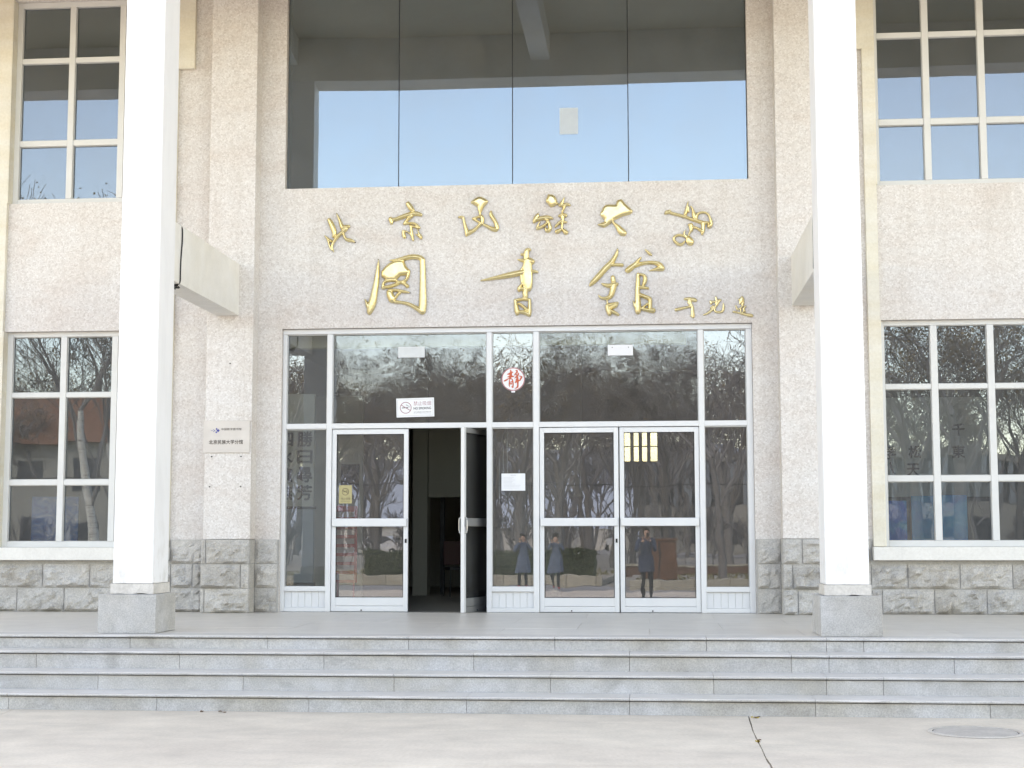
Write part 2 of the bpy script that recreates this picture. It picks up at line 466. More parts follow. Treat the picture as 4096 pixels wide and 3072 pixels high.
def slab_piece(name, pts, parent=pave, m=None, z0=-0.09, z1=0.0):
    cx = sum(p[0] for p in pts) / len(pts); cyy = sum(p[1] for p in pts) / len(pts)
    b = MB().prism([(x - cx, y - cyy) for x, y in pts], z0, z1)
    return b.build(name, m or MAT['concrete'], parent, loc=(cx - parent.location.x, cyy - parent.location.y, 0))
E_l, E_r = crack_edge(-0.007, 3), crack_edge(0.007, 5)
slab_piece('concrete_slab', [(x + 0.004, y) for x, y in lj] + [p for p in reversed(E_l)])
slab_piece('concrete_slab', E_r + [(30, -16.0), (30, -5.60)])
slab_piece('concrete_slab', [(-30, -5.60), (-30, -16.0)] + [(x - 0.004, y) for x, y in reversed(lj)])
for x0, x1 in ((-30, -14), (-14, -3.98), (-3.98, 2.52), (2.52, 12), (12, 30)):
    slab_piece('concrete_slab', [(x0 + 0.005, -16.01), (x0 + 0.005, -24.0), (x1 - 0.005, -24.0), (x1 - 0.005, -16.01)])
MAT['asphalt'] = stone('grey_asphalt', (0.26, 0.25, 0.235), (0.32, 0.31, 0.295), 20, 1.2, 0.2, 0.85, 0.3, 0.006, (0.85, 1.1), None, 0.0)
tag(sheet('road', MAT['asphalt'], [(-80, -24.02), (-80, -29.0), (80, -29.0), (80, -24.02)], -0.02), kind='structure')
tag(sheet('far_road', MAT['asphalt'], [(-160, -112), (-160, -148), (160, -148), (160, -112)], -0.02), kind='structure')

# ------------------------------------------------------------------ entrance steps
steps = tag(empty('entrance_steps', (0, -5.2, 0)), kind='structure')
TOPZ = [0.600, 0.472, 0.308, 0.147]
FRONT = [-4.62, -4.99, -5.36, -5.73]
JOINTS = [
    [-11.8, -10.4, -9.0, -7.6, -6.2, -4.75, -3.364, -1.993, -0.611, 0.798, 2.233, 3.352, 3.695, 5.179, 6.6, 8.0, 9.4, 10.8],
    [-11.2, -9.8, -8.4, -6.95, -5.55, -4.155, -2.75, -1.357, 0.063, 1.512, 2.991, 3.33, 4.45, 5.9, 7.3, 8.7, 10.1],
    [-11.8, -10.4, -9.0, -7.6, -6.2, -4.8, -3.405, -2.03, -0.626, 0.802, 2.267, 3.262, 3.758, 5.2, 6.65, 8.1, 9.5, 10.9],
    [-11.2, -9.8, -8.4, -7.0, -5.55, -4.1, -2.72, -1.33, 0.085, 1.52, 3.123, 4.6, 6.05, 7.5, 8.9, 10.3]]
def local(o, p): return (o[0] - p.location.x, o[1] - p.location.y, o[2] - p.location.z)
def piece(name, m, parent, x0, x1, y0, y1, z0, z1, bevel=0.004, jit=0.0):
    b = MB().box(-(x1 - x0) / 2, (x1 - x0) / 2, -(y1 - y0) / 2, (y1 - y0) / 2, 0, z1 - z0)
    return b.build(name, m, parent, loc=local(((x0 + x1) / 2, (y0 + y1) / 2, z0 + jit), parent), bevel=bevel)
def worn_tread(parent, x0, x1, y0, y1, z0, z1, seed):
    """tread slab whose front edge is chipped here and there"""
    rnd = random.Random(seed)
    n = max(4, int((x1 - x0) / 0.06)); w = x1 - x0
    b = MB(); prof = []
    for i in range(n + 1):
        x = x0 + w * i / n
        c = max(0.0, noise.noise(Vector((x * 2.3, seed * 1.7, 0.4))) - 0.22) * 0.09 + 0.0015 * rnd.random()
        prof.append((x, c))
    zb = z0; e = 0.006
    rows = []
    for x, c in prof:
        rows.append([(x, y1, z0), (x, y0 + 0.012 + c * 0.3, z0), (x, y0 + c * 0.4, z0 + 0.006), (x, y0 + c * 0.5, z1 - e - c * 0.35), (x, y0 + e + c, z1), (x, y1, z1)])
    V = [local(p, parent) for r in rows for p in r]
    k = 6; F = []; MI = []
    for i in range(n):
        for j in range(k):
            a = i * k + j; c2 = i * k + (j + 1) % k
            F.append((a, a + k, c2 + k, c2)); MI.append(1 if j in (1, 2) else 0)  # front faces coloured darker with granite, so the lit nosing edge reads shaded
    F.append(tuple(range(k))); F.append(tuple(n * k + j for j in reversed(range(k))))
    b.v, b.f, b.mi = V, F, MI + [0, 0]
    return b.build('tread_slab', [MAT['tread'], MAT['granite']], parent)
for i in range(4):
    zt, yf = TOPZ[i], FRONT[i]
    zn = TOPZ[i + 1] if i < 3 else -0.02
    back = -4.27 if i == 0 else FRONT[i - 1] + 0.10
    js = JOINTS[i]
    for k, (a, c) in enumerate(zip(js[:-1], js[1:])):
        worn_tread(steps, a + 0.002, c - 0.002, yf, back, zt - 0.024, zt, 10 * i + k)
        piece('riser_slab', MAT['granite'], steps, a + 0.0015, c - 0.0015, yf + 0.040, yf + 0.16, zn - 0.03, zt - 0.033, 0.003)

# porch floor: large polished slabs behind the edge slabs
porch = tag(empty('porch_floor', (0, -2, 0.5)), kind='structure')
piece('floor_bed', MAT['mortar'], porch, -11.9, 10.9, -4.42, 0.34, 0.30, 0.575, 0.0)
ys = [-4.265, -3.25, -2.2, -1.15, -0.32, 0.05]
for r_, (ya, yb) in enumerate(zip(ys[:-1], ys[1:])):
    x = -11.8 + (0.75 if r_ % 2 else 0.0)
    while x < 10.7:
        piece('floor_slab', MAT['floor'], porch, x + 0.0012, min(x + 1.5, 10.8) - 0.0012, ya + 0.0012, yb - 0.0012, 0.578, 0.5985, 0.0015, random.uniform(-0.0006, 0.0006))
        x += 1.5

# ------------------------------------------------------------------ the library building
lib = tag(empty('library_building', (0, 0, 0)), 'pale pebble-dashed library front with a glazed entrance, white portico columns and gold lettering', 'building')
b = MB()
holes = [(-3.02, 3.02, 0.0, 4.24), (-3.01, 3.01, 6.09, 9.40)]
for s in (-1, 1):
    xa, xb = sorted((s * 4.60, s * 6.75))
    holes += [(xa, xb, 1.42, 4.25), (xa, xb, 5.97, 8.75)]
holed_wall(b, -14, 14, 0.55, 12.4, 0.0, 0.35, holes)
b.build('wall', MAT['dash'], lib, fix=False)
for s in (-1, 1):
    xa, xb = sorted((s * 3.335, s * 3.945))
    box('pilaster', MAT['dash'], lib, xa, xb, -0.26, -0.001, 1.522, 9.45, 0.008)

# cream stone borders with ears round the window bays, and the white sills
for s in (-1, 1):
    bd = MB()
    def sb(x0, x1, y0, y1, z0, z1):
        a, c = sorted((s * x0, s * x1)); bd.box(a, c, y0, y1, z0, z1)
    sb(4.455, 4.60, -0.07, -0.001, 1.425, 7.73); sb(4.235, 4.60, -0.07, -0.001, 7.73, 9.44)
    sb(6.75, 6.94, -0.07, -0.001, 1.425, 7.73); sb(6.75, 7.16, -0.07, -0.001, 7.73, 9.44)
    bd.build('window_border', MAT['cream'], lib, bevel=0.004)
    # the border turns into the reveal
    for x in (4.60, 6.75):
        i = 1 if x < 5 else -1
        a, c = sorted((s * x, s * (x + i * 0.012)))
        for z0, z1 in ((1.425, 4.248), (5.972, 8.748)): box('window_reveal', MAT['cream'], lib, a, c, -0.068, 0.16, z0, z1)
    a, c = sorted((s * 4.44, s * 6.96))
    box('window_sill', MAT['sill'], lib, a, c, -0.17, 0.16, 1.258, 1.420, 0.006)

def pane(m, parent, x0, x1, z0, z1, y, tilt=0.0022, t=0.006, off=(0, 0, 0)):
    """one sheet of glass, never perfectly plumb"""
    w, h = (x1 - x0) / 2, (z1 - z0) / 2
    p = MB().box(-w, w, -t / 2, t / 2, -h, h)
    o = p.build('pane', m, parent, loc=((x0 + x1) / 2 - off[0], y - off[1], (z0 + z1) / 2 - off[2]))
    o.rotation_euler = (random.uniform(-tilt, tilt), 0, random.uniform(-tilt, tilt))
    return o

# the four gridded windows
COLS = [(4.665, 5.232), (5.315, 5.925), (6.008, 6.665)]
def bay_window(s, rows, z0, z1, lab):
    w = empty('window', (s * 5.675, 0.12, z0), parent=lib)
    w['label'] = lab
    off = (s * 5.675, 0.12, z0)
    def bar(name, xa, xb, ya, yb, za, zb, bev=0.006):
        xa, xb = sorted((xa, xb))
        q = MB().box(xa - off[0], xb - off[0], ya - off[1], yb - off[1], za - off[2], zb - off[2])
        return q.build(name, MAT['winframe'], w, bevel=bev)
    fr = MB()
    for xa, xb, za, zb in ((4.614, 4.665, z0, z1), (6.665, 6.738, z0, z1), (4.665, 6.665, z0, rows[0][0]), (4.665, 6.665, rows[-1][1], z1)):
        a, c = sorted((s * xa, s * xb)); fr.box(a - off[0], c - off[0], 0.075 - off[1], 0.165 - off[1], za - off[2], zb - off[2])
    fr.build('frame', MAT['winframe'], w, bevel=0.005)
    for (a0, a1), (c0, c1) in zip(COLS[:-1], COLS[1:]):
        bar('mullion', s * a1, s * c0, 0.07, 0.16, rows[0][0] + .001, rows[-1][1] - .001)
    for (a0, a1), (c0, c1) in zip(rows[:-1], rows[1:]):
        for xa, xb in COLS:
            bar('transom', s * xa, s * xb, 0.078, 0.158, a1, c0)
    for xa, xb in COLS:
        for za, zb in rows:
            a, c = sorted((s * xa, s * xb))
            pane(MAT['glass_side'], w, a + 0.002, c - 0.002, za + 0.002, zb - 0.002, 0.128, 0.0016, off=off)
            g = MB()          # the dark glazing gasket round each sheet
            for q in ((a, a + .008, za, zb), (c - .008, c, za, zb), (a + .008, c - .008, za, za + .008), (a + .008, c - .008, zb - .008, zb)):
                g.box(q[0] - off[0], q[1] - off[0], 0.104 - off[1], 0.12 - off[1], q[2] - off[2], q[3] - off[2])
            g.build('gasket', MAT['alu_dull'], w)
LOW = [(1.495, 2.228), (2.302, 3.382), (3.446, 4.185)]
UPP = [(6.040, 6.762), (6.842, 7.902), (7.975, 8.675)]
for s, a, c in ((-1, 'gridded window reflecting a birch trunk, lower left', 'gridded window above the left lower window'), (1, 'gridded window with blue posters behind it, lower right', 'gridded window above the right lower window')):
    bay_window(s, LOW, 1.421, 4.249, a); bay_window(s, UPP, 5.971, 8.749, c)

# frameless glazing above the lettering
cw = empty('curtain_wall', (0, 0.12, 6.09), parent=lib)
XJ = [-3.005, -1.524, -0.024, 1.482, 3.005]
for k, (xa, xb) in enumerate(zip(XJ[:-1], XJ[1:])):
    g = pane(MAT['glass_curtain'], cw, xa + 0.006, xb - 0.006, 6.094, 9.39, 0.12, 0.0007, 0.01, (0, 0.12, 6.09))
    if k == 0: g.rotation_euler = (0, 0, 0.036)
for x in XJ[1:-1]:
    MB().box(x - 0.0055, x + 0.0055, -0.008, 0.012, 0.004, 3.3).build('joint', MAT['dark'], cw)

# ------------------------------------------------------------------ glazed entrance
scr = empty('entrance_screen', (0, 0.11, FLOOR), parent=lib)
SO = (0, 0.11, FLOOR)
def sbar(name, x0, x1, z0, z1, y0=0.06, y1=0.16, m=None, bev=0.004, parent=None, off=SO):
    q = MB().box(x0 - off[0], x1 - off[0], y0 - off[1], y1 - off[1], z0 - off[2], z1 - off[2])
    return q.build(name, m or MAT['alu'], parent or scr, bevel=bev)
MU = [(-3.018, -2.967), (-2.433, -2.366), (-0.355, -0.290), (0.245, 0.315), (2.342, 2.407), (2.945, 3.018)]
for a, c in MU: sbar('mullion', a, c, FLOOR, 4.17)
sbar('head_rail', -3.018, 3.018, 4.172, 4.236, 0.055)
for (a0, a1), (c0, c1) in zip(MU[:-1], MU[1:]):
    sbar('transom', a1, c0, 2.940, 3.008, 0.062, 0.158)
    pane(MAT['glass_fan'] if c0 - a1 > 1 else MAT['glass_door'], scr, a1 + 0.004, c0 - 0.004, 3.012, 4.168, 0.12, 0.001 , off=SO)
    for q in ((a1, a1 + .012, 3.009, 4.171), (c0 - .012, c0, 3.009, 4.171), (a1 + .012, c0 - .012, 4.158, 4.171)):
        sbar('glazing_bead', *q, 0.085, 0.112, MAT['alu_dull'], 0)
for k in (0, 2, 4):
    a1, c0 = MU[k][1], MU[k + 1][0]
    pane(MAT['glass_door'], scr, a1 + 0.004, c0 - 0.004, 0.925, 2.938, 0.12, 0.0004, off=SO)
    sbar('rail', a1, c0, 0.860, 0.924, 0.062, 0.158)
    sbar('rail', a1, c0, 0.601, 0.655, 0.062, 0.158)
    w = (c0 - a1) / 6
    for i in range(6):
        sbar('kick_board', a1 + i * w + 0.0012, a1 + (i + 1) * w - 0.0012, 0.656, 0.859, 0.098, 0.120, bev=0.002)
    for q in ((a1, a1 + .010, .926, 2.938), (c0 - .010, c0, .926, 2.938), (a1 + .010, c0 - .010, 2.926, 2.938)):
        sbar('glazing_bead', *q, 0.085, 0.112, MAT['alu_dull'], 0)

def door(x0, x1, rz=0.0, pivot='l', lock=None, dull=False, lab=None):
    """aluminium leaf: stiles, rails, push bar, two panes"""
    w = x1 - x0
    px = x0 if pivot == 'l' else x1
    d = empty('door', (px, 0.105, 0.604), rz, lib)
    if lab: d['label'] = lab
    o = (px, 0.105, 0.604)
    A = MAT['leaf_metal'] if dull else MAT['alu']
    H = 2.932
    sb_ = lambda n, a, c, z0, z1, y0=0.08, y1=0.13, m=None, bv=0.004: sbar(n, a, c, z0, z1, y0, y1, m or A, bv, d, o)
    sb_('stile', x0, x0 + 0.058, 0.604, H); sb_('stile', x1 - 0.058, x1, 0.604, H)
    sb_('top_rail', x0 + 0.058, x1 - 0.058, 2.868, H, 0.082, 0.128)
    sb_('bottom_rail', x0 + 0.058, x1 - 0.058, 0.604, 0.674, 0.082, 0.128); sb_('bottom_rail', x0 + 0.058, x1 - 0.058, 0.677, 0.782, 0.084, 0.126)
    sb_('mid_rail', x0 + 0.058, x1 - 0.058, 1.690, 1.775, 0.086, 0.124)
    sb_('push_bar', x0 + 0.012, x1 - 0.012, 1.682, 1.786, 0.040, 0.079, None, 0.010)
    pane(MAT['glass_door'], d, x0 + 0.055, x1 - 0.055, 0.780, 1.692, 0.105, 0.0004, off=o)
    pane(MAT['glass_door'], d, x0 + 0.055, x1 - 0.055, 1.773, 2.870, 0.105, 0.0004, off=o)
    for z0, z1 in ((0.783, 1.689), (1.776, 2.867)):
        g = MB()
        for q in ((x0 + .058, x0 + .066, z0, z1), (x1 - .066, x1 - .058, z0, z1), (x0 + .066, x1 - .066, z0, z0 + .007), (x0 + .066, x1 - .066, z1 - .007, z1)):
            g.box(q[0] - o[0], q[1] - o[0], .088 - o[1], .1 - o[1], q[2] - o[2], q[3] - o[2])
        g.build('gasket', MAT['dark'], d)
    if lock:
        lk = MB().tube([(lock - o[0], 0.074 - o[1], 1.475 - o[2]), (lock - o[0], 0.074 - o[1], 1.525 - o[2])], 0.012, 10)
        lk.build('lock', MAT['dark'], d, smooth=True)
    bo = MB().disc(((x0 + x1) / 2 - o[0] - 0.1 * w, 0.074 - o[1], 0.622 - o[2]), 0.009, 'y', 0.008, 12)
    bo.build('bolt', MAT['dark'], d)
    return d
door(-2.362, -1.369, 0.0, 'l', -1.395, lab='closed door leaf with a tan no-smoking sign')
d3 = door(0.320, 1.322, R(-1.08), 'l', 1.292)
d4 = door(1.335, 2.338, R(0.16), 'r')
# the open leaf swings on a floor pivot and stands nearly square to the front
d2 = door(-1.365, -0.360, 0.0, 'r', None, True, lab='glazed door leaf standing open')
ang = math.atan2(0.95, 0.30)
for ch_ in d2.children:
    if ch_.name.startswith('stile') and ch_.data.vertices[0].co.x < -0.5: ch_.data.materials[0] = MAT['alu']      # the free edge keeps the pale metal, without the painted shade
d2.rotation_euler = (0, 0, ang)
d2.location = (-0.335, 0.80, 0.604)
for sgn, nm in ((-1, 'handle'), (1, 'handle')):
    hb = MB().tube([(-0.985, sgn * 0.026, 0.99), (-0.985, sgn * 0.05, 1.0), (-0.985, sgn * 0.056, 1.03), (-0.985, sgn * 0.056, 1.15), (-0.985, sgn * 0.05, 1.18), (-0.985, sgn * 0.026, 1.19)], 0.008, 8)
    hb.build(nm, MAT['steel'], d2, smooth=True)

# ------------------------------------------------------------------ rock-faced plinth, stone by stone
plinth = empty('plinth', (0, -0.05, FLOOR), parent=lib)
ZC = [0.600, 0.906, 1.213, 1.520]
def rock(x0, x1, z0, z1, y, seed, depth=0.06):
    """one rock-faced block: a flat drafted margin round a broken, bulging face"""
    nx, nz_ = max(4, int((x1 - x0) / 0.036)), 10
    w, h = x1 - x0, z1 - z0
    cx, cz = (x0 + x1) / 2, (z0 + z1) / 2
    b = MB(); V = []
    for j in range(nz_ + 1):
        for i in range(nx + 1):
            u, v = i / nx, j / nz_
            e = min(u * w, (1 - u) * w, v * h * 1.6, (1 - v) * h) / 0.045
            e = max(0.0, min(1.0, e - 0.25)); e = e * e * (3 - 2 * e)
            p = Vector((x0 + u * w, seed * 7.3, z0 + v * h))
            n1 = noise.noise(p * 5.0); n2 = noise.noise(p * 13.0 + Vector((3, 1, 9))); n3 = noise.noise(p * 29.0)
            bulge = 0.30 + 0.35 * (1 - v) + 0.75 * n1 + 0.5 * n2 + 0.25 * n3
            if bulge > 0.5: bulge = 0.5 + (bulge - 0.5) * 2.2      # ledges where the hammer broke the face
            V.append((x0 + u * w - cx + (0.014 * n2 if 0 < i < nx else 0), -depth * e * max(0.0, bulge), z0 + v * h - cz + (0.016 * n1 if 0 < j < nz_ else 0)))
    F = [(j * (nx + 1) + i, j * (nx + 1) + i + 1, (j + 1) * (nx + 1) + i + 1, (j + 1) * (nx + 1) + i) for j in range(nz_) for i in range(nx)]
    k = len(V)
    rim = [i for i in range(nx + 1)] + [j * (nx + 1) + nx for j in range(1, nz_ + 1)] + [nz_ * (nx + 1) + i for i in reversed(range(nx))] + [j * (nx + 1) for j in reversed(range(1, nz_))]
    V += [(V[i][0], 0.055, V[i][2]) for i in rim]
    for q in range(len(rim)):
        a, c = rim[q], rim[(q + 1) % len(rim)]
        F.append((c, a, k + q, k + (q + 1) % len(rim)))
    b.v, b.f, b.mi = V, F, [0] * len(F)
    return b.build('stone', MAT['rock'], plinth, loc=(cx, y + 0.05, cz - FLOOR), fix=False)
def course(c, xs, y, seed, depth=0.065):
    g = 0.006
    for k, (a, e) in enumerate(zip(xs[:-1], xs[1:])):
        rock(a + g, e - g, ZC[c] + g, ZC[c + 1] - g, y, seed + k * 1.37, depth)
def run(x0, x1, first, step=0.628):
    xs = [x0]; x = first
    while x < x1 - 0.12:
        if x > x0 + 0.12: xs.append(x)
        x += step
    return xs + [x1]
for s in (-1, 1):
    for c in range(3):
        # beside the door, and round the pilaster
        a, e = sorted((s * 3.03, s * 3.325)); course(c, [a, e], -0.055, 3 + c + s * 5, 0.035)
        a, e = sorted((s * 3.325, s * 3.955))
        mid = {-1: (-3.899, -3.435, -3.889), 1: (3.50, 3.44, 3.56)}[s][c]
        course(c, [a, mid, e] if s > 0 or c == 1 else ([a, mid, e] if mid - a > 0.05 else [a, e]), -0.318, 20 + c * 3 + s * 7)
        # the pilaster's inner return
        q = MB(); xr = s * 3.322
        q.box(min(xr, xr + s * 0.008), max(xr, xr + s * 0.008), -0.312, -0.06, ZC[c] + 0.006, ZC[c + 1] - 0.006)
        for v in range(len(q.v)): q.v[v] = (q.v[v][0], q.v[v][1] + 0.05, q.v[v][2] - FLOOR)
        q.build('stone', MAT['rock'], plinth, bevel=0.003)
        a, e = sorted((s * 3.955, s * 4.42))
        course(c, [a, (a + e) / 2 - 0.05 * s, e] if c == 1 else [a, e], -0.055, 40 + c + s * 3)
        if c < 2:
            a, e = sorted((s * 4.42, s * 10.8))
            first = {(1, 1): 4.86, (1, 0): 4.547, (-1, 1): -10.512, (-1, 0): -10.218}[(s, c)]
            course(c, run(a, e, first), -0.055, 60 + c * 11 + s * 17)
# mortar bed behind the blocks
for s in (-1, 1):
    for nm, x0, x1, y, z1 in (('bed', 3.022, 3.33, -0.006, 1.518), ('bed', 3.33, 3.95, -0.268, 1.518), ('bed', 3.95, 4.43, -0.006, 1.518), ('bed', 4.43, 10.8, -0.0065, 1.256)):
        a, e = sorted((s * x0, s * x1))
        MB().box(a, e, y + 0.05 - 0.035, 0.049, 0.0, z1 - FLOOR).build('mortar_bed', MAT['mortar'], plinth)

# ------------------------------------------------------------------ portico: columns, tie beams, roof
MAT['base_course'] = stone('weathered_base_course', (0.56, 0.53, 0.49), (0.68, 0.65, 0.61), 40, 6, 2, 0.8, 0.4, 0.005, (0.85, 1.08), None, 0.0, grime=0.4, gscale=(6, 6, 6))
def column(x0, x1, px0, px1, pback, lab):
    c = empty('column', ((x0 + x1) / 2, -4.05, FLOOR), parent=lib)
    c['label'] = lab
    o = ((x0 + x1) / 2, -4.05, FLOOR)
    def cb(name, m, a, e, y0, y1, z0, z1, bev):
        return MB().box(a - o[0], e - o[0], y0 - o[1], y1 - o[1], z0 - o[2], z1 - o[2]).build(name, m, c, bevel=bev)
    cb('shaft', MAT['column'], x0, x1, -4.30, -3.80, 1.088, 8.75, 0.010)
    # a chipped stone course under the paint
    q = MB(); rnd = random.Random(int(x0 * 100)); n = 14
    ring = []
    for (ax, ay), (bx, by) in (((x0 - .018, -4.318), (x1 + .018, -4.318)), ((x1 + .018, -4.318), (x1 + .018, -3.782)), ((x1 + .018, -3.782), (x0 - .018, -3.782)), ((x0 - .018, -3.782), (x0 - .018, -4.318))):
        for i in range(n): ring.append((ax + (bx - ax) * i / n, ay + (by - ay) * i / n))
    k = len(ring)
    for z, f in ((0.986, 0), (1.086, 0)):
        for i, (x, y) in enumerate(ring):
            ch = 0.012 * max(0, noise.noise(Vector((x * 9, y * 9, z * 3)))) + 0.003 * rnd.random()
            q.v.append((x - o[0] - ch * (1 if x > o[0] else -1), y - o[1] - ch * (1 if y > o[1] else -1), z + (0.014 * max(0, noise.noise(Vector((x * 7, y * 7, 5)))) if z < 1 else 0) - o[2]))
    q.f = [(i, (i + 1) % k, k + (i + 1) % k, k + i) for i in range(k)] + [tuple(range(k, 2 * k))]; q.mi = [0] * len(q.f)
    q.build('base_course', MAT['base_course'], c)
    # the pedestal is faced with sawn slabs, open joints at the corners
    cb('core', MAT['mortar'], px0 + .012, px1 - .012, -4.37, pback - .012, .601, .978, 0)
    cb('pedestal_slab', MAT['granite'], px0, px1 if x0 < 0 else px1, -4.385, -4.355, .602, .984, 0.004)
    cb('pedestal_slab', MAT['granite'], px0 + .001, px0 + .03, -4.351, pback, .602, .983, 0.004)
    cb('pedestal_slab', MAT['granite'], px1 - .03, px1 - .001, -4.351, pback, .602, .983, 0.004)
    cb('pedestal_slab', MAT['granite'], px0 + .033, px1 - .033, -4.351, pback, .95, .9825, 0.003)
    return c
column(-3.656, -3.246, -3.769, -3.180, -3.745, 'white square portico column on a granite pedestal, left of the entrance')
column(3.390, 3.802, 3.326, 3.905, -3.62, 'white square portico column on a granite pedestal, right of the entrance')
box('tie_beam', MAT['beam'], lib, -3.822, -3.528, -3.799, -0.262, 4.385, 5.055, 0.006)
box('tie_beam', MAT['beam'], lib, 3.500, 3.795, -3.799, -0.262, 4.405, 5.030, 0.006)
MAT['ceiling'] = flat('porch_ceiling_paint', (0.66, 0.62, 0.50), 0.8, n=0.08, nscale=1.2)
rf = empty('portico_roof', (0, -2, 8.75), parent=lib)
def rb(name, m, x0, x1, y0, y1, z0, z1, bev=0.0):
    return MB().box(x0, x1, y0 + 2, y1 + 2, z0 - 8.75, z1 - 8.75).build(name, m, rf, bevel=bev)
rb('fascia_beam', MAT['beam'], -13.9, 13.9, -4.34, -3.78, 8.751, 9.449, 0.01)
rb('slab', MAT['ceiling'], -13.9, 13.9, -5.0, -0.001, 9.45, 10.1)
for x in (-10.6, -3.66, 0.06, 3.66, 10.6):
    rb('ceiling_beam', MAT['beam'], x - 0.15, x + 0.15, -3.779, -0.262 if abs(x) > 1 else -0.002, 9.02, 9.449)

# the rest of the block, so that the front stands in its own shade
bk = MB()
bk.box(-14, -13.7, 0.351, 12.0, -0.05, 12.4); bk.box(13.7, 14, 0.351, 12.0, -0.05, 12.4)
bk.box(-14, 14, 0.351, 12.3, 12.05, 12.4)
bk.build('side_walls', MAT['dash'], lib, fix=False)
MAT['glass_dusty'] = glass('dusty_glass', 0.04, (0.80, 0.79, 0.72), dirt=0.2)
bw = MB()
BH = [(-1.42, -0.74, 2.98, 3.57), (1.22, 1.86, 2.98, 3.57), (-6.4, -5.0, 1.6, 3.9), (5.0, 6.4, 1.6, 3.9), (-2.6, -1.9, 2.98, 3.57)]
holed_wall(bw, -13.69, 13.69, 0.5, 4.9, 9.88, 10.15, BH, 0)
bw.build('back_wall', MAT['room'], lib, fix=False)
bw = MB(); holed_wall(bw, -13.69, 13.69, 4.95, 12.1, 9.87, 10.16, [], 0)
bw.build('upper_back_wall', MAT['room'], lib, fix=False)
for x0, x1, z0, z1 in BH[:2]:
    n = 2 if x0 < 0 else 4
    for k in range(1, n):
        xx = x0 + (x1 - x0) * k / n
        box('window_bar', MAT['alu_dull'], lib, xx - 0.035, xx + 0.035, 9.98, 10.04, z0 + .001, z1 - .001)
    box('window_bar', MAT['alu_dull'], lib, x0 + .001, x1 - .001, 9.985, 10.035, z0 + 0.28, z0 + 0.30)
for x0, x1, z0, z1 in BH:
    MB().box(x0 + .001, x1 - .001, 10.06, 10.066, z0 + .001, z1 - .001).build('back_pane', MAT['glass_dusty'], lib)
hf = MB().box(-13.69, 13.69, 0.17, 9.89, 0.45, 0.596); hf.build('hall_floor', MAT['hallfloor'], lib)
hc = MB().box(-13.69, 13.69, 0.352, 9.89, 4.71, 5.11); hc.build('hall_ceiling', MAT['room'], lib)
# hall: pillar, bulkhead over the passage, dark passage posts, side partitions
MAT['olive'] = flat('olive_cream_plaster', (0.52, 0.47, 0.28), 0.8, n=0.1, nscale=2)
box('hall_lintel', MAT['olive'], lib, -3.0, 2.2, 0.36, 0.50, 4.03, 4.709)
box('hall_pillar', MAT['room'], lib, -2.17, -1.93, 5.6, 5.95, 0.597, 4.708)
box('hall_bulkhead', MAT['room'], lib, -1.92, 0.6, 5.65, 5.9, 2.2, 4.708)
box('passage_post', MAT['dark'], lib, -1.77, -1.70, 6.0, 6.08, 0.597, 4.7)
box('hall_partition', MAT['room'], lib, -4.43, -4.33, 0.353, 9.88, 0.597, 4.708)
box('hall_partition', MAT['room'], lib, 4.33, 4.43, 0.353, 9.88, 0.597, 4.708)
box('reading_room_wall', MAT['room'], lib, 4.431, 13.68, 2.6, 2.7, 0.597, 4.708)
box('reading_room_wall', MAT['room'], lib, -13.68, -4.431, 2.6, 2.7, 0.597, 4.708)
box('upper_partition', MAT['room'], lib, -13.68, 13.68, 3.2, 3.3, 5.111, 12.04)
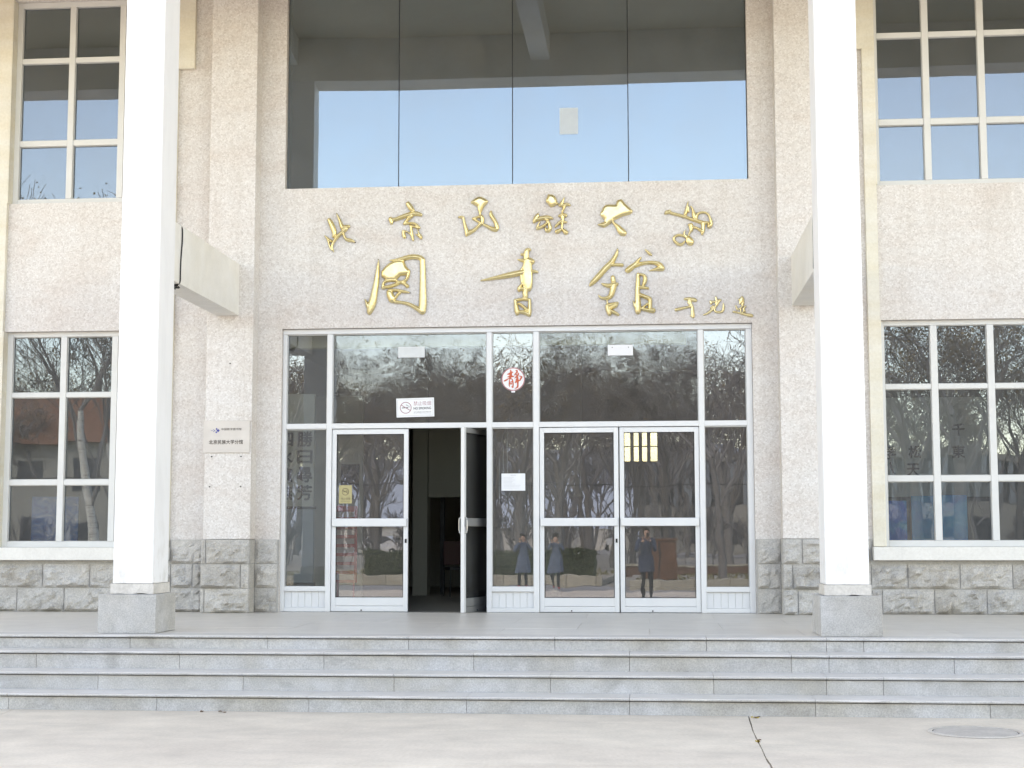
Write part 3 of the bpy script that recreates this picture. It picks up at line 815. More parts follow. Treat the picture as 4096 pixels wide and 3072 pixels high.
GLYPHS = {  # raised characters: centre on the wall (x, z), brush strokes (x, z, half width) and blots (x, z) in mm
 'bei': (-2.3,5.46,[[(-113,204,24),(-82,147,32),(-55,78,34),(-37,10,24),(-54,-17,17)],[(-15,280,6),(23,209,14),(47,133,23),(70,95,30)],[(77,98,32),(142,112,22)],[(108,79,26),(48,27,22),(-5,-21,20),(-42,-70,18),(-71,-126,14),(-75,-160,12),(-48,-221,4)],[(-175,-1,3),(-144,-30,12),(-102,-72,20),(-93,-76,19)],[(-144,-30,8),(-113,-110,9),(-94,-175,10),(-71,-198,7)],[(71,34,13),(90,-19,14),(113,-61,18),(166,-70,22),(204,-82,16),(227,-97,5)]],[]),
 'jing': (-1.35,5.57,[[(-26,285,29),(4,239,33),(33,200,27)],[(-252,89,28),(-242,36,21)],[(-250,81,22),(-190,80,23),(-115,109,26),(-40,138,27),(35,151,29),(91,158,27),(142,136,21)],[(16,121,24),(-29,84,18),(-62,40,17),(-73,21,15)],[(-73,21,14),(-21,28,14),(50,30,14),(92,3,16),(116,-30,20)],[(2,-5,10),(17,-14,13),(58,-15,10),(103,-39,12)],[(13,-11,14),(21,-71,16),(29,-128,18),(44,-196,12)],[(103,-58,4),(115,-107,9),(137,-141,21),(145,-168,19)],[(74,-115,3),(111,-133,14),(141,-160,17)],[(-88,-76,16),(-80,-114,21),(-70,-152,22)],[(-88,-73,14),(-46,-77,7),(-9,-97,9),(18,-124,10)]],[]),
 'min': (-0.45,5.66,[[(37,7,21),(48,-20,22),(45,-69,20)],[(30,14,16),(-22,0,14),(-74,-17,14)],[(-74,-17,14),(-26,-48,14),(15,-75,16),(30,-79,18)],[(-261,5,10),(-223,5,19),(-201,0,14),(-197,-37,14),(-182,-98,17),(-164,-151,23),(-149,-204,27),(-163,-237,14)],[(-149,-211,30),(-104,-189,27),(-59,-168,20),(-15,-124,18),(22,-91,18)],[(45,-87,14),(97,-115,18),(152,-149,22),(208,-169,28),(234,-162,26),(236,-117,24),(219,-72,22),(186,-19,26),(156,27,23),(156,61,16),(158,76,6)]],[[(-105,202),(-52,246),(-8,267),(30,267),(78,243),(119,212),(115,189),(67,134),(45,93),(30,63),(26,18),(7,19),(4,41),(-11,94),(-19,136),(-45,155),(-101,186)]]),
 'zu': (0.52,5.65,[[(136,245,5),(116,200,14),(101,163,22)],[(71,145,14),(104,141,18),(145,151,21),(178,158,16),(206,142,12)],[(138,129,16),(123,91,14),(108,54,13)],[(73,6,17),(104,17,22),(148,9,25)],[(108,9,22),(115,-36,16),(111,-58,18)],[(111,-58,18),(74,-80,18),(37,-113,16),(15,-142,6)],[(118,-77,16),(159,-78,13)],[(111,-84,14),(103,-133,13),(103,-162,13)],[(99,-166,11),(70,-188,22),(40,-199,27)],[(114,-170,11),(136,-193,24),(154,-212,30)],[(-204,35,12),(-221,-3,32),(-243,-43,27),(-256,-67,17)],[(-236,-36,27),(-173,-22,27),(-118,-12,25),(-66,-13,25),(-23,-25,14)],[(-184,-71,7),(-203,-104,8),(-214,-145,14)],[(-212,-154,18),(-166,-142,17),(-118,-109,16),(-81,-80,14)],[(-107,-35,17),(-73,-62,16),(-59,-92,16),(-48,-133,20),(-50,-163,22),(-74,-187,27),(-100,-179,19),(-112,-143,8)]],[[(-72,291),(-20,286),(20,259),(38,221),(46,183),(64,166),(31,146),(-32,121),(-58,140),(-102,194),(-98,227),(-83,261)]]),
 'da': (1.28,5.63,[[(-6,-67,13),(28,-103,17),(66,-139,30),(97,-185,44),(118,-207,42),(135,-214,38)]],[[(-161,53),(-140,95),(-126,130),(-95,154),(-53,160),(34,155),(48,194),(62,218),(114,224),(155,170),(252,76),(248,48),(216,27),(119,5),(15,-46),(1,-74),(-20,-74),(-69,-115),(-118,-139),(-159,-124),(-201,-98),(-159,-78),(-110,-65),(-110,-37),(-158,14)]]),
 'xue': (2.26,5.51,[[(-314,151,13),(-288,163,22),(-255,170,16),(-247,154,17),(-179,136,17),(-79,109,18),(1,75,18),(80,49,21),(160,18,21),(220,17,19)],[(-300,171,16),(-251,187,9)],[(-21,301,3),(-34,231,15),(-46,170,22),(-63,125,18)],[(-16,223,8),(-14,161,6)],[(7,239,4),(30,214,9),(42,168,14),(57,115,28),(69,82,29)],[(69,90,26),(90,130,18),(126,154,13),(182,157,11),(226,136,11),(249,94,11),(265,45,17),(268,0,20),(248,-24,29),(239,-32,22)],[(164,10,21),(167,-47,22),(158,-100,21),(150,-133,10)],[(155,-88,26),(115,-67,15),(71,-41,13),(39,-33,15),(19,-49,22)],[(-12,-7,17),(20,1,18),(7,-32,26),(19,-73,20),(-2,-93,11),(-22,-138,9)],[(-61,-76,4),(-80,-100,8),(-74,-125,10),(-50,-154,14)],[(-47,-170,14),(-86,-141,14),(-134,-132,14),(-183,-139,14),(-211,-167,14),(-207,-200,15),(-176,-237,16),(-128,-267,18),(-88,-243,13),(-71,-215,9)],[(-23,-179,30),(-11,-212,46),(1,-228,45)]],[]),
 'tu': (-1.52,4.8,[[(-237,322,5),(-242,239,18),(-252,139,27),(-262,35,35),(-284,-76,40),(-299,-186,46),(-326,-268,54),(-348,-339,40),(-353,-367,26)],[(-415,-189,4),(-387,-240,20),(-370,-284,27)],[(-93,317,4),(-38,316,12),(51,322,27),(155,354,31),(238,358,31),(310,345,31),(337,312,34)],[(337,312,35),(344,162,37),(344,-3,40),(345,-141,46),(346,-278,52),(335,-349,47)],[(341,-355,43),(280,-327,29),(214,-287,24),(148,-253,20),(49,-235,17),(-18,-229,20)],[(156,149,20),(146,89,20),(113,39,18),(52,24,18)],[(-8,58,15),(3,36,13),(52,24,18),(-3,-3,21),(-91,-29,20),(-179,-44,19)],[(-179,-39,16),(-174,11,16),(-152,44,16),(-80,56,18),(-8,52,18)],[(63,24,18),(108,6,21),(141,-27,24)],[(-96,-79,18),(-13,-74,18),(75,-92,18),(130,-104,15),(169,-110,6)],[(42,-114,16),(9,-141,16),(-23,-190,16)]],[[(-38,307),(51,322),(95,305),(128,232),(178,176),(173,132),(129,116),(52,112),(3,69),(-14,47),(-124,49),(-152,66),(-197,105),(-197,172),(-153,232),(-93,281)],[(-129,-84),(-68,-68),(-46,-107),(-18,-168),(-23,-218),(-56,-245),(-95,-227),(-128,-150)]]),
 'shu': (0.11,4.78,[[(100,440,18),(59,438,30),(53,381,35),(53,331,35)],[(-9,382,14),(40,381,20)],[(-59,317,4),(-16,307,17),(34,300,29)],[(71,299,48),(127,286,35)],[(71,280,54),(65,218,60),(71,143,63),(65,61,69),(71,-1,63),(77,-52,48)],[(96,161,24),(152,160,19),(194,150,14)],[(22,231,11),(-22,169,14)],[(-533,52,6),(-420,69,18),(-296,92,26),(-171,115,35),(-78,132,36),(15,150,35)],[(-16,106,14),(-4,18,14)],[(2,0,14),(-47,-56,20),(-41,-84,20)],[(-41,-69,20),(33,-63,24)],[(21,-1,14),(27,-51,18)],[(46,-82,35),(33,-132,33),(46,-164,29),(21,-188,24)],[(-91,-212,18),(-79,-280,24),(-66,-355,33),(-66,-384,24)],[(-79,-212,20),(15,-194,18),(95,-208,18)],[(95,-214,20),(95,-295,21),(95,-376,26),(91,-417,11)],[(-42,-362,18),(33,-369,26),(88,-401,26)],[(-41,-256,14),(8,-288,19),(64,-339,21)]],[]),
 'guan': (1.46,4.73,[[(-125,475,10),(-137,417,22),(-172,353,28),(-219,289,35),(-283,232,36),(-347,157,35),(-411,88,35),(-457,42,27),(-481,13,12)],[(-202,277,19),(-127,276,17),(-69,272,22)],[(-189,113,27),(-181,61,30)],[(-331,34,7),(-290,16,21),(-227,3,28),(-175,14,32),(-138,25,22)],[(-175,14,38),(-193,-56,36),(-211,-120,32),(-245,-148,24),(-297,-159,19),(-349,-147,14),(-372,-111,5)],[(-266,-166,8),(-258,-230,10)],[(-263,-247,22),(-258,-305,27),(-235,-355,27)],[(-252,-247,24),(-200,-236,24),(-134,-220,19)],[(-223,-283,13),(-172,-260,27),(-143,-249,16)],[(-235,-306,16),(-178,-336,24),(-124,-368,17)],[(226,468,5),(266,427,19),(300,397,13)],[(170,361,10),(132,324,19),(98,278,24),(40,232,38),(2,201,34)],[(92,260,27),(178,288,21),(264,298,21),(356,297,22),(413,266,32),(436,225,35)],[(436,219,35),(378,215,22),(321,201,10),(275,193,3)],[(131,149,19),(130,55,27),(123,-61,29),(125,-177,35),(127,-294,42),(126,-331,34)],[(65,-188,3),(81,-235,13),(98,-270,22)],[(142,149,15),(200,142,16),(228,106,24),(216,37,27),(193,2,13)],[(135,-15,22),(192,-21,17),(258,-34,15)],[(151,-114,24),(220,-144,23),(288,-168,27),(282,-238,22),(281,-290,27)],[(259,-232,16),(207,-260,13),(173,-294,16)],[(173,-294,19),(247,-313,24),(318,-320,33)]],[]),
 'yu': (2.24,4.45,[[(-56,102,15),(1,104,22),(62,87,25),(80,79,17)],[(0,80,20),(15,38,17),(40,-9,17),(35,-56,20),(44,-103,21),(46,-129,14)],[(8,-110,6),(39,-129,14)],[(-20,60,9),(5,28,11)],[(-170,-35,20),(-93,-18,16),(-31,-3,14),(20,7,15)]],[]),
 'guang': (2.56,4.46,[[(14,107,12),(18,60,15),(23,18,17)],[(-53,58,12),(-49,29,14)],[(-43,45,14),(8,57,14),(72,72,11)],[(64,64,9),(38,33,10),(17,2,14),(-29,-44,15),(-81,-90,14),(-143,-115,8)],[(-24,-7,12),(-55,-28,9)],[(2,-34,6),(-9,-65,10),(21,-86,12),(93,-82,15),(109,-35,14),(105,27,7)]],[]),
 'yuan': (2.9,4.43,[[(1,142,6),(0,106,32),(-5,75,29),(-26,54,11)],[(-31,103,14),(-26,98,14)],[(15,59,15),(-1,38,10),(14,27,9)],[(9,28,9),(-27,-14,8),(-63,-23,8)],[(-17,-8,8),(-18,-60,8)],[(50,22,6),(14,-9,12),(28,-40,12),(38,-56,6)],[(13,-50,6),(-3,-66,4)],[(-80,24,8),(-63,-13,7)],[(-107,-51,12),(-38,-65,9),(38,-87,16),(104,-101,20),(121,-104,17)]],[]),
}
# ------------------------------------------------------------------ gold lettering on the wall
def relief(name, cx, cz, strokes, blots, label, h=0.026, base=0.014, cell=0.0055, dome=0.042):
    """cast brush-written character: its outline from brush strokes, its face swelling up from the edge"""
    S = [[(x / 1000, z / 1000, r / 1000) for x, z, r in st] for st in strokes]
    P = [[(x / 1000, z / 1000) for x, z in q] for q in blots]
    allp = [(x - r, z - r) for st in S for x, z, r in st] + [(x + r, z + r) for st in S for x, z, r in st] + [q for t in P for q in t]
    x0, x1 = min(p[0] for p in allp) - 0.02, max(p[0] for p in allp) + 0.02
    z0, z1 = min(p[1] for p in allp) - 0.02, max(p[1] for p in allp) + 0.02
    nx, nz2 = int((x1 - x0) / cell) + 1, int((z1 - z0) / cell) + 1
    gx, gz = np.meshgrid(x0 + np.arange(nx) * cell, z0 + np.arange(nz2) * cell)
    sdf = np.full(gx.shape, 1e3)
    for st in S:
        # smooth the brush path first
        pts = [st[0]]
        for a, c in zip(st[:-1], st[1:]):
            pts.append(tuple((u + v) / 2 for u, v in zip(a, c))); pts.append(c)
        sm = [pts[0]] + [tuple(0.25 * p[i] + 0.5 * q[i] + 0.25 * w[i] for i in range(3)) for p, q, w in zip(pts[:-2], pts[1:-1], pts[2:])] + [pts[-1]]
        for a, c in zip(sm[:-1], sm[1:]):
            dx, dz = c[0] - a[0], c[1] - a[1]; L2 = dx * dx + dz * dz + 1e-9
            t = np.clip(((gx - a[0]) * dx + (gz - a[1]) * dz) / L2, 0, 1)
            d = np.hypot(gx - a[0] - t * dx, gz - a[1] - t * dz) - (a[2] + t * (c[2] - a[2]))
            k = 0.006
            hh = np.clip(0.5 + 0.5 * (sdf - d) / k, 0, 1)
            sdf = np.where(sdf > 100, d, sdf * (1 - hh) + d * hh - k * hh * (1 - hh))
    for q in P:
        ins = np.zeros(gx.shape, bool); dist = np.full(gx.shape, 1e3)
        for (ax, az), (bx, bz) in zip(q, q[1:] + q[:1]):
            cr = ((az > gz) != (bz > gz)) & (gx < (bx - ax) * (gz - az) / (bz - az + 1e-12) + ax)
            ins ^= cr
            dx, dz = bx - ax, bz - az; L2 = dx * dx + dz * dz + 1e-9
            t = np.clip(((gx - ax) * dx + (gz - az) * dz) / L2, 0, 1)
            dist = np.minimum(dist, np.hypot(gx - ax - t * dx, gz - az - t * dz))
        sdf = np.minimum(sdf, np.where(ins, -dist, dist))
    # marching squares on the outline, raised towards -Y
    V, F, ID = [], [], {}
    def hgt(d):
        t = min(1.0, max(0.0, d) / dome)
        return base + h * math.sin(t * math.pi / 2) ** 0.8
    def grid(i, j):
        k = ('g', i, j)
        if k not in ID:
            ID[k] = len(V); V.append((gx[j, i], -hgt(-sdf[j, i]), gz[j, i]))
        return ID[k]
    def edge(i, j, i2, j2):
        k = ('e', min((i, j), (i2, j2)), max((i, j), (i2, j2)))
        if k not in ID:
            a, c = sdf[j, i], sdf[j2, i2]; t = a / (a - c)
            ID[k] = len(V); V.append((gx[j, i] + t * (gx[j2, i2] - gx[j, i]), -base, gz[j, i] + t * (gz[j2, i2] - gz[j, i])))
        return ID[k]
    rim = []
    for j in range(nz2 - 1):
        for i in range(nx - 1):
            cs = [(i, j), (i + 1, j), (i + 1, j + 1), (i, j + 1)]
            s_ = [sdf[b_, a_] < 0 for a_, b_ in cs]
            if not any(s_): continue
            poly, cuts = [], []
            for q in range(4):
                a_, b_ = cs[q], cs[(q + 1) % 4]
                if s_[q]: poly.append(grid(*a_))
                if s_[q] != s_[(q + 1) % 4]:
                    e_ = edge(*a_, *b_); poly.append(e_); cuts.append(e_)
            F.append(tuple(poly))
            if len(cuts) == 2: rim.append(tuple(cuts))
            elif len(cuts) == 4: rim += [(cuts[0], cuts[1]), (cuts[2], cuts[3])]
    bk = {}
    for a, c in rim:
        for q in (a, c):
            if q not in bk:
                bk[q] = len(V); V.append((V[q][0], -0.002, V[q][2]))
        F.append((a, c, bk[c], bk[a]))
    m = MB(); m.v, m.f, m.mi = V, F, [0] * len(F)
    if not label: return m
    o = m.build(name, MAT['gold'], None, loc=(cx, -0.001, cz), smooth=True)
    return tag(o, label, 'sign letter', 'gold characters over the entrance')

LAB = {
 'bei': 'gold brush-written character 北, first of the upper row', 'jing': 'gold brush-written character 京, second of the upper row',
 'min': 'gold brush-written character 民, third of the upper row', 'zu': 'gold brush-written character 族, fourth of the upper row',
 'da': 'gold brush-written character 大 with a broad blot, fifth of the upper row', 'xue': 'gold brush-written character 学, last of the upper row',
 'tu': 'large gold brush-written character 图 with a tall frame stroke', 'shu': 'large gold brush-written character 书 with a long left stroke',
 'guan': 'large gold brush-written character 馆, last of the large row', 'yu': 'small gold signature character 于 over the door corner',
 'guang': 'small gold signature character 光, middle of the three', 'yuan': 'small gold signature character 远, nearest the wall edge'}
for k, (cx, cz, st, po) in GLYPHS.items():
    big = k in ('tu', 'shu', 'guan'); small = k in ('yu', 'guang', 'yuan')
    o = relief('gold_character', cx, cz, st, po, LAB[k], 0.034 if big else (0.016 if small else 0.028), 0.022 if not small else 0.014, 0.006 if big else (0.004 if small else 0.005))
    # mounting pins that show at the edges of the casting
    rnd = random.Random(k)
    ext = [(s[0][0], s[0][1]) for s in st] + [(s[-1][0], s[-1][1]) for s in st]
    for (x, z) in rnd.sample(ext, min(len(ext), 4 if not small else 2)):
        L = math.hypot(x, z) + 1e-6
        q = MB().tube([(x / 1000 + 0.010 * x / L, -0.0, z / 1000 + 0.010 * z / L), (x / 1000 + 0.010 * x / L, -0.014, z / 1000 + 0.010 * z / L)], 0.0055, 6)
        q.build('mounting_pin', MAT['dark'], o)

# ------------------------------------------------------------------ brass-grey plaque on the left pilaster
pq = tag(empty('wall_plaque', (-3.657, -0.262, 2.62)), 'brushed metal plaque with a blue diamond logo on the left pilaster', 'plaque')
MAT['plaque'] = flat('brushed_plaque', (0.60, 0.56, 0.525), 0.42, 0.2, n=0.07, nscale=3)
MAT['logo_blue'] = flat('blue_enamel', (0.035, 0.05, 0.30), 0.45)
MAT['bronze_ink'] = flat('dark_engraving', (0.06, 0.045, 0.035), 0.6)
MB().box(-0.302, 0.302, -0.016, 0.0, 0.0, 0.411).build('plate', MAT['plaque'], pq, bevel=0.002)
def rel(x, z): return x + 3.657, z - 2.62
tx, tz = rel(-3.594, 2.920); text('lettering', '中国数字图书馆', MAT['bronze_ink'], pq, tx, -0.0172, tz, 0.262, 0.030, thick=0.006)
tx, tz = rel(-3.662, 2.756); text('lettering', '北京民族大学分馆', MAT['bronze_ink'], pq, tx, -0.0172, tz, 0.440, 0.054, thick=0.02)
lg = MB(); s_ = 251 / 1961 / 1e3
def dia(cx, cz, a):
    lg.poly([(cx - a, -0.0175, cz), (cx, -0.0175, cz - a), (cx + a, -0.0175, cz), (cx, -0.0175, cz + a)])
for x, z, a in ((-3.766, 2.903, 0.0205), (-3.787, 2.924, 0.0135), (-3.789, 2.882, 0.0135), (-3.812, 2.903, 0.0085), (-3.825, 2.915, 0.006), (-3.826, 2.891, 0.006)):
    xx, zz = rel(x, z); dia(xx, zz, a)
xx, zz = rel(-3.848, 2.903); lg.poly([(xx - 0.016, -0.0175, zz), (xx, -0.0175, zz - 0.003), (xx + 0.018, -0.0175, zz), (xx, -0.0175, zz + 0.003)])
lg.build('logo', MAT['logo_blue'], pq)
for k, (x, z) in enumerate(((-3.848, 2.573), (-3.466, 2.573), (-3.868, 2.190), (-3.466, 2.191), (-3.628, 3.766))):
    sc = MB().tube([(0, 0, 0), (0, -0.012, -0.002)], 0.009, 7).build('screw_stub', MAT['dark'], None, loc=(x, -0.259, z))
    tag(sc, ('rusty screw stub under the plaque, on its left', 'rusty screw stub under the plaque, on its right', 'lower screw stub on the left pilaster, left of two', 'lower screw stub on the left pilaster, right of two', 'lone screw stub on the left pilaster above the plaque')[k], 'screw', 'old screws on the pilaster')

# ------------------------------------------------------------------ signs and notices on the glass
def no_smoking_mark(parent, cx, y, cz, r, mring, mbar, mink):
    MB().ring((cx, y, cz), r * 0.87, r, 0.0006).build('ring', mring, parent)
    a = math.radians(-32); dx, dz = math.cos(a) * r * 0.9, math.sin(a) * r * 0.9; px, pz = -math.sin(a) * r * 0.065, math.cos(a) * r * 0.065
    q = MB(); q.poly([(cx - dx - px, y - .0006, cz - dz - pz), (cx + dx - px, y - .0006, cz + dz - pz), (cx + dx + px, y - .0006, cz + dz + pz), (cx - dx + px, y - .0006, cz - dz + pz)])
    q.build('slash', mbar, parent)
    q = MB(); q.poly([(cx - r * .66, y - .0003, cz - r * .09), (cx + r * .42, y - .0003, cz - r * .04), (cx + r * .42, y - .0003, cz + r * .08), (cx - r * .66, y - .0003, cz + r * .05)])
    q.build('cigarette', mink, parent)
    q = MB()
    for off in (0.0, 0.12):
        q.tube([(cx + r * (.55 + off), y - .0004, cz + r * .05), (cx + r * (.5 + off), y - .0004, cz + r * .25), (cx + r * (.2 + off), y - .0004, cz + r * .35), (cx + r * (.05 + off), y - .0004, cz + r * .55)], r * 0.02, 5)
    q.build('smoke_curl', mink, parent)

ns = tag(empty('no_smoking_sign', (-1.285, 0.100, 3.209)), 'white no smoking sign with red ring stuck on the fanlight', 'sign')
ns.rotation_euler = (0, R(-1.3), 0)
MB().box(-0.245, 0.245, -0.002, 0.003, -0.122, 0.122).build('plate', MAT['paper'], ns)
fr = MB()
for q in ((-0.230, 0.230, 0.103, 0.1055), (-0.230, 0.230, -0.1055, -0.103), (-0.230, -0.2275, -0.103, 0.103), (0.2275, 0.230, -0.103, 0.103)):
    fr.box(q[0], q[1], -0.0028, -0.0021, q[2], q[3])
fr.build('border', MAT['grey_ink'], ns)
no_smoking_mark(ns, -0.124, -0.0030, 0.0, 0.076, MAT['pale_ink'], MAT['pale_ink'], MAT['ink'])
text('lettering', '禁止吸烟', MAT['pale_ink'], ns, 0.092, -0.0030, 0.052, 0.228, 0.056)
text('lettering', 'NO SMOKING', MAT['ink'], ns, 0.092, -0.0030, -0.012, 0.226, 0.030, thick=0.02)
text('lettering', '北京市爱国卫生运动委员会', MAT['ink'], ns, 0.092, -0.0030, -0.061, 0.226, 0.013)
text('lettering', 'Beijing Patriotic Health Campaign Committee', MAT['grey_ink'], ns, 0.092, -0.0030, -0.079, 0.226, 0.008)

qs = tag(empty('quiet_sign', (-0.018, 0.100, 3.563)), 'round white sign with red character 静 in a red ring', 'sign')
MB().disc((0, 0, 0), 0.152, 'y', 0.004).build('disc', MAT['paper'], qs)
MB().ring((0, -0.0008, 0), 0.139, 0.1515, 0.0007).build('ring', MAT['pale_ink'], qs)
MB().ring((0, -0.0012, 0), 0.139, 0.1435, 0.0004).build('ring', MAT['red'], qs)
JING = [[(740,350,28),(760,450,38),(745,560,58),(740,680,48),(700,740,24)],[(840,440,24),(760,470,33),(640,540,36),(580,545,10)],[(590,670,12),(680,650,36),(780,640,46),(870,650,24),(900,640,9)],[(650,740,20),(560,800,26),(470,850,32),(430,860,18)],
 [(690,770,15),(680,900,22),(670,1050,24),(690,1150,7)],[(700,770,15),(800,750,18),(840,850,24),(860,1000,27),(850,1150,28),(830,1190,14),(780,1100,9)],[(720,920,18),(790,900,22),(830,880,18)],[(720,980,18),(760,1010,26),(790,970,18)],
 [(980,370,14),(1050,370,28),(1060,410,24),(1000,490,28),(935,580,26)],[(1080,480,20),(1130,530,24),(1090,590,24),(1000,680,28),(930,730,18)],[(1130,630,12),(1230,640,24),(1280,690,28),(1220,740,36),(1190,830,24),(1130,850,28),(1020,870,36),(960,940,28)],[(1030,560,28),(1060,700,42),(1070,850,50),(1080,1000,30),(1080,1130,36),(1050,1180,28),(930,1225,7)],[(1060,780,36),(980,820,18)]]
jq = relief('lettering', 0, 0, [[((x - 860) * 0.2714, (775 - y) * 0.2714, r * 0.2714) for x, y, r in st] for st in JING], [], None, 0.0002, 0.0006, 0.0022)
for v in range(len(jq.v)): jq.v[v] = (jq.v[v][0], jq.v[v][1] - 0.0008, jq.v[v][2])
jq.build('lettering', MAT['orange_red'], qs)
MB().box(-0.024, 0.024, -0.0015, 0.0005, -0.172, -0.150).build('tape', MAT['paper'], qs)

nt_ = tag(empty('paper_notice', (-0.018, 0.108, 2.244)), 'white paper notice taped on the middle pane', 'notice')
b = MB(); nn = 8
for i in range(nn + 1):
    x = -0.152 + 0.304 * i / nn
    for z in (-0.109, 0.109): b.v.append((x, -0.0015 - 0.002 * abs(math.sin(i * 1.1)) * (1 if z < 0 else 0.4), z))
for i in range(nn): b.f.append((2 * i, 2 * i + 2, 2 * i + 3, 2 * i + 1)); b.mi.append(0)
k = len(b.v); b.v += [(x, 0.0005, z) for x, y, z in b.v]
for i in range(nn): b.f.append((k + 2 * i, k + 2 * i + 1, k + 2 * i + 3, k + 2 * i + 2)); b.mi.append(0)
b.build('sheet', MAT['paper'], nt_, fix=False)
MAT['faint_ink'] = flat('faint_print', (0.60, 0.62, 0.66), 0.7)
ln = MB(); rnd = random.Random(4)
ln.box(-0.035, 0.035, -0.0048, -0.0042, 0.084, 0.092)
for i in range(9):
    z = 0.060 - i * 0.017; w = rnd.uniform(0.10, 0.23)
    ln.box(-0.125, -0.125 + w, -0.0048, -0.0042, z - 0.0018, z + 0.0018)
ln.build('printed_lines', MAT['faint_ink'], nt_)

p1 = tag(empty('clear_plate', (-1.338, 0.104, 3.928)), 'pale translucent rectangular plate high on the left fanlight', 'plate')
MAT['frost'] = flat('frosted_plastic', (0.74, 0.78, 0.80), 0.35)
MAT['frost'].node_tree.nodes['Principled BSDF'].inputs['Alpha'].default_value = 0.8
MB().box(-0.172, 0.172, -0.003, 0.003, -0.069, 0.069).build('sheet', MAT['frost'], p1, bevel=0.001)
eb = MB()
for q in ((-.172, .172, .064, .069), (-.172, .172, -.069, -.064), (-.172, -.167, -.064, .064), (.167, .172, -.064, .064)): eb.box(q[0], q[1], -0.0045, -0.0032, q[2], q[3])
eb.build('edge', MAT['paper'], p1)
ps = tag(empty('paper_sheet', (0.712, 0.1085, 6.935)), 'faint pale sheet stuck on the large upper window, third pane', 'paper')
MAT['faint_sheet'] = flat('faint_sheet', (0.86, 0.92, 0.95), 0.5)
MAT['faint_sheet'].node_tree.nodes['Principled BSDF'].inputs['Alpha'].default_value = 0.35
MB().box(-0.12, 0.12, -0.001, 0.001, -0.175, 0.175).build('sheet', MAT['faint_sheet'], ps)
p2 = tag(empty('white_plate', (1.358, 0.100, 3.921)), 'blank white plate with two holes on the right fanlight', 'plate')
MB().box(-0.160, 0.160, -0.002, 0.004, -0.069, 0.069).build('sheet', MAT['paper'], p2, bevel=0.002)
for x in (-0.104, 0.104): MB().disc((x, -0.0026, 0.036), 0.006, 'y', 0.0005, 12).build('hole', MAT['dark'], p2)

ts = tag(empty('no_smoking_sign', (-2.186, 0.096, 2.095)), 'small tan upright no smoking sign on the closed left door', 'sign')
MAT['tan'] = flat('tan_metal', (0.42, 0.37, 0.20), 0.4, 0.2, n=0.12, nscale=14)
MAT['tan_ink'] = flat('brown_ink', (0.09, 0.065, 0.04), 0.6)
MB().box(-0.084, 0.084, -0.002, 0.003, -0.117, 0.117).build('plate', MAT['tan'], ts, bevel=0.001)
no_smoking_mark(ts, 0.0, -0.0030, 0.034, 0.046, MAT['tan_ink'], MAT['tan_ink'], MAT['tan_ink'])
text('lettering', '禁止吸烟', MAT['tan_ink'], ts, 0.004, -0.0030, -0.055, 0.118, 0.028)
text('lettering', 'NO SMOKING', MAT['tan_ink'], ts, 0.0, -0.0030, -0.088, 0.115, 0.009)
fs = tag(empty('faded_sticker', (-2.258, 0.0985, 1.925)), 'faded round no smoking sticker under the tan sign', 'sticker')
no_smoking_mark(fs, 0.0, 0.0, 0.0, 0.034, MAT['pale_ink'], MAT['pale_ink'], MAT['pale_ink'])

# ------------------------------------------------------------------ things inside the hall
cp = tag(empty('calligraphy_screen', (-3.25, 0.75, FLOOR)), 'tall panel with black calligraphy over a grey-blue base, behind the left sidelight', 'panel')
MAT['panel_cream'] = flat('panel_cream', (0.84, 0.82, 0.73), 0.7, n=0.05)
MAT['panel_blue'] = flat('panel_grey_blue', (0.52, 0.62, 0.70), 0.6, n=0.04)
MB().box(-0.75, 0.50, 0, 0.08, 1.35, 2.86).build('upper_board', MAT['panel_cream'], cp)
MB().box(-0.75, 0.50, 0, 0.08, 0.35, 1.32).build('lower_board', MAT['panel_blue'], cp)
MB().box(-0.77, 0.52, -0.012, 0.09, 1.321, 1.354).build('band', MAT['dark'], cp)
MB().box(-0.77, 0.52, -0.012, 0.09, 0.31, 0.349).build('band', MAT['dark'], cp)
for x in (-0.66, 0.5): MB().box(x - .03, x + .03, 0.01, 0.07, 0, 0.309).build('foot', MAT['dark'], cp)
for i, ch in enumerate('勝日尋芳'): text('lettering', ch, MAT['ink'], cp, 0.377, -0.002, 2.853 - 0.238 * i - FLOOR, 0.20, 0.195 if i != 1 else 0.17, thick=0.032)
for i, ch in enumerate('泗水濱無'): text('lettering', ch, MAT['ink'], cp, 0.11, -0.002, 2.853 - 0.238 * i - FLOOR, 0.20, 0.185, thick=0.032)
wp = tag(empty('wall_panel', (-2.95, 5.0, FLOOR)), 'pale freestanding wall panel with a dark scroll, inside the left door', 'panel')
MB().box(-1.35, 0.05, 0, 0.1, 0.0, 3.22).build('board', MAT['panel_cream'], wp)
MB().box(-0.30, 0.0, -0.012, -0.001, 1.55, 2.12).build('scroll', flat('dark_scroll', (0.06, 0.055, 0.07), 0.8, n=0.5, nscale=12), wp)
rbd = tag(empty('red_notice_board', (-2.19, 0.3, FLOOR)), 'red notice board with rows of pale strips inside the closed door', 'notice board')
MB().box(-0.17, 0.12, 0, 0.03, 0.36, 1.35).build('board', MAT['red'], rbd, bevel=0.004)
MAT['strip'] = flat('pale_strip', (0.60, 0.46, 0.43), 0.6, n=0.25, nscale=60)
for i in range(8):
    z = 0.40 + i * 0.115
    MB().box(-0.155, 0.085, -0.006, -0.001, z, z + 0.072).build('strip', MAT['strip'], rbd, bevel=0.002)
for x in (-0.13, 0.08): MB().box(x - .012, x + .012, 0.005, 0.025, 0, 0.359).build('leg', MAT['red'], rbd)

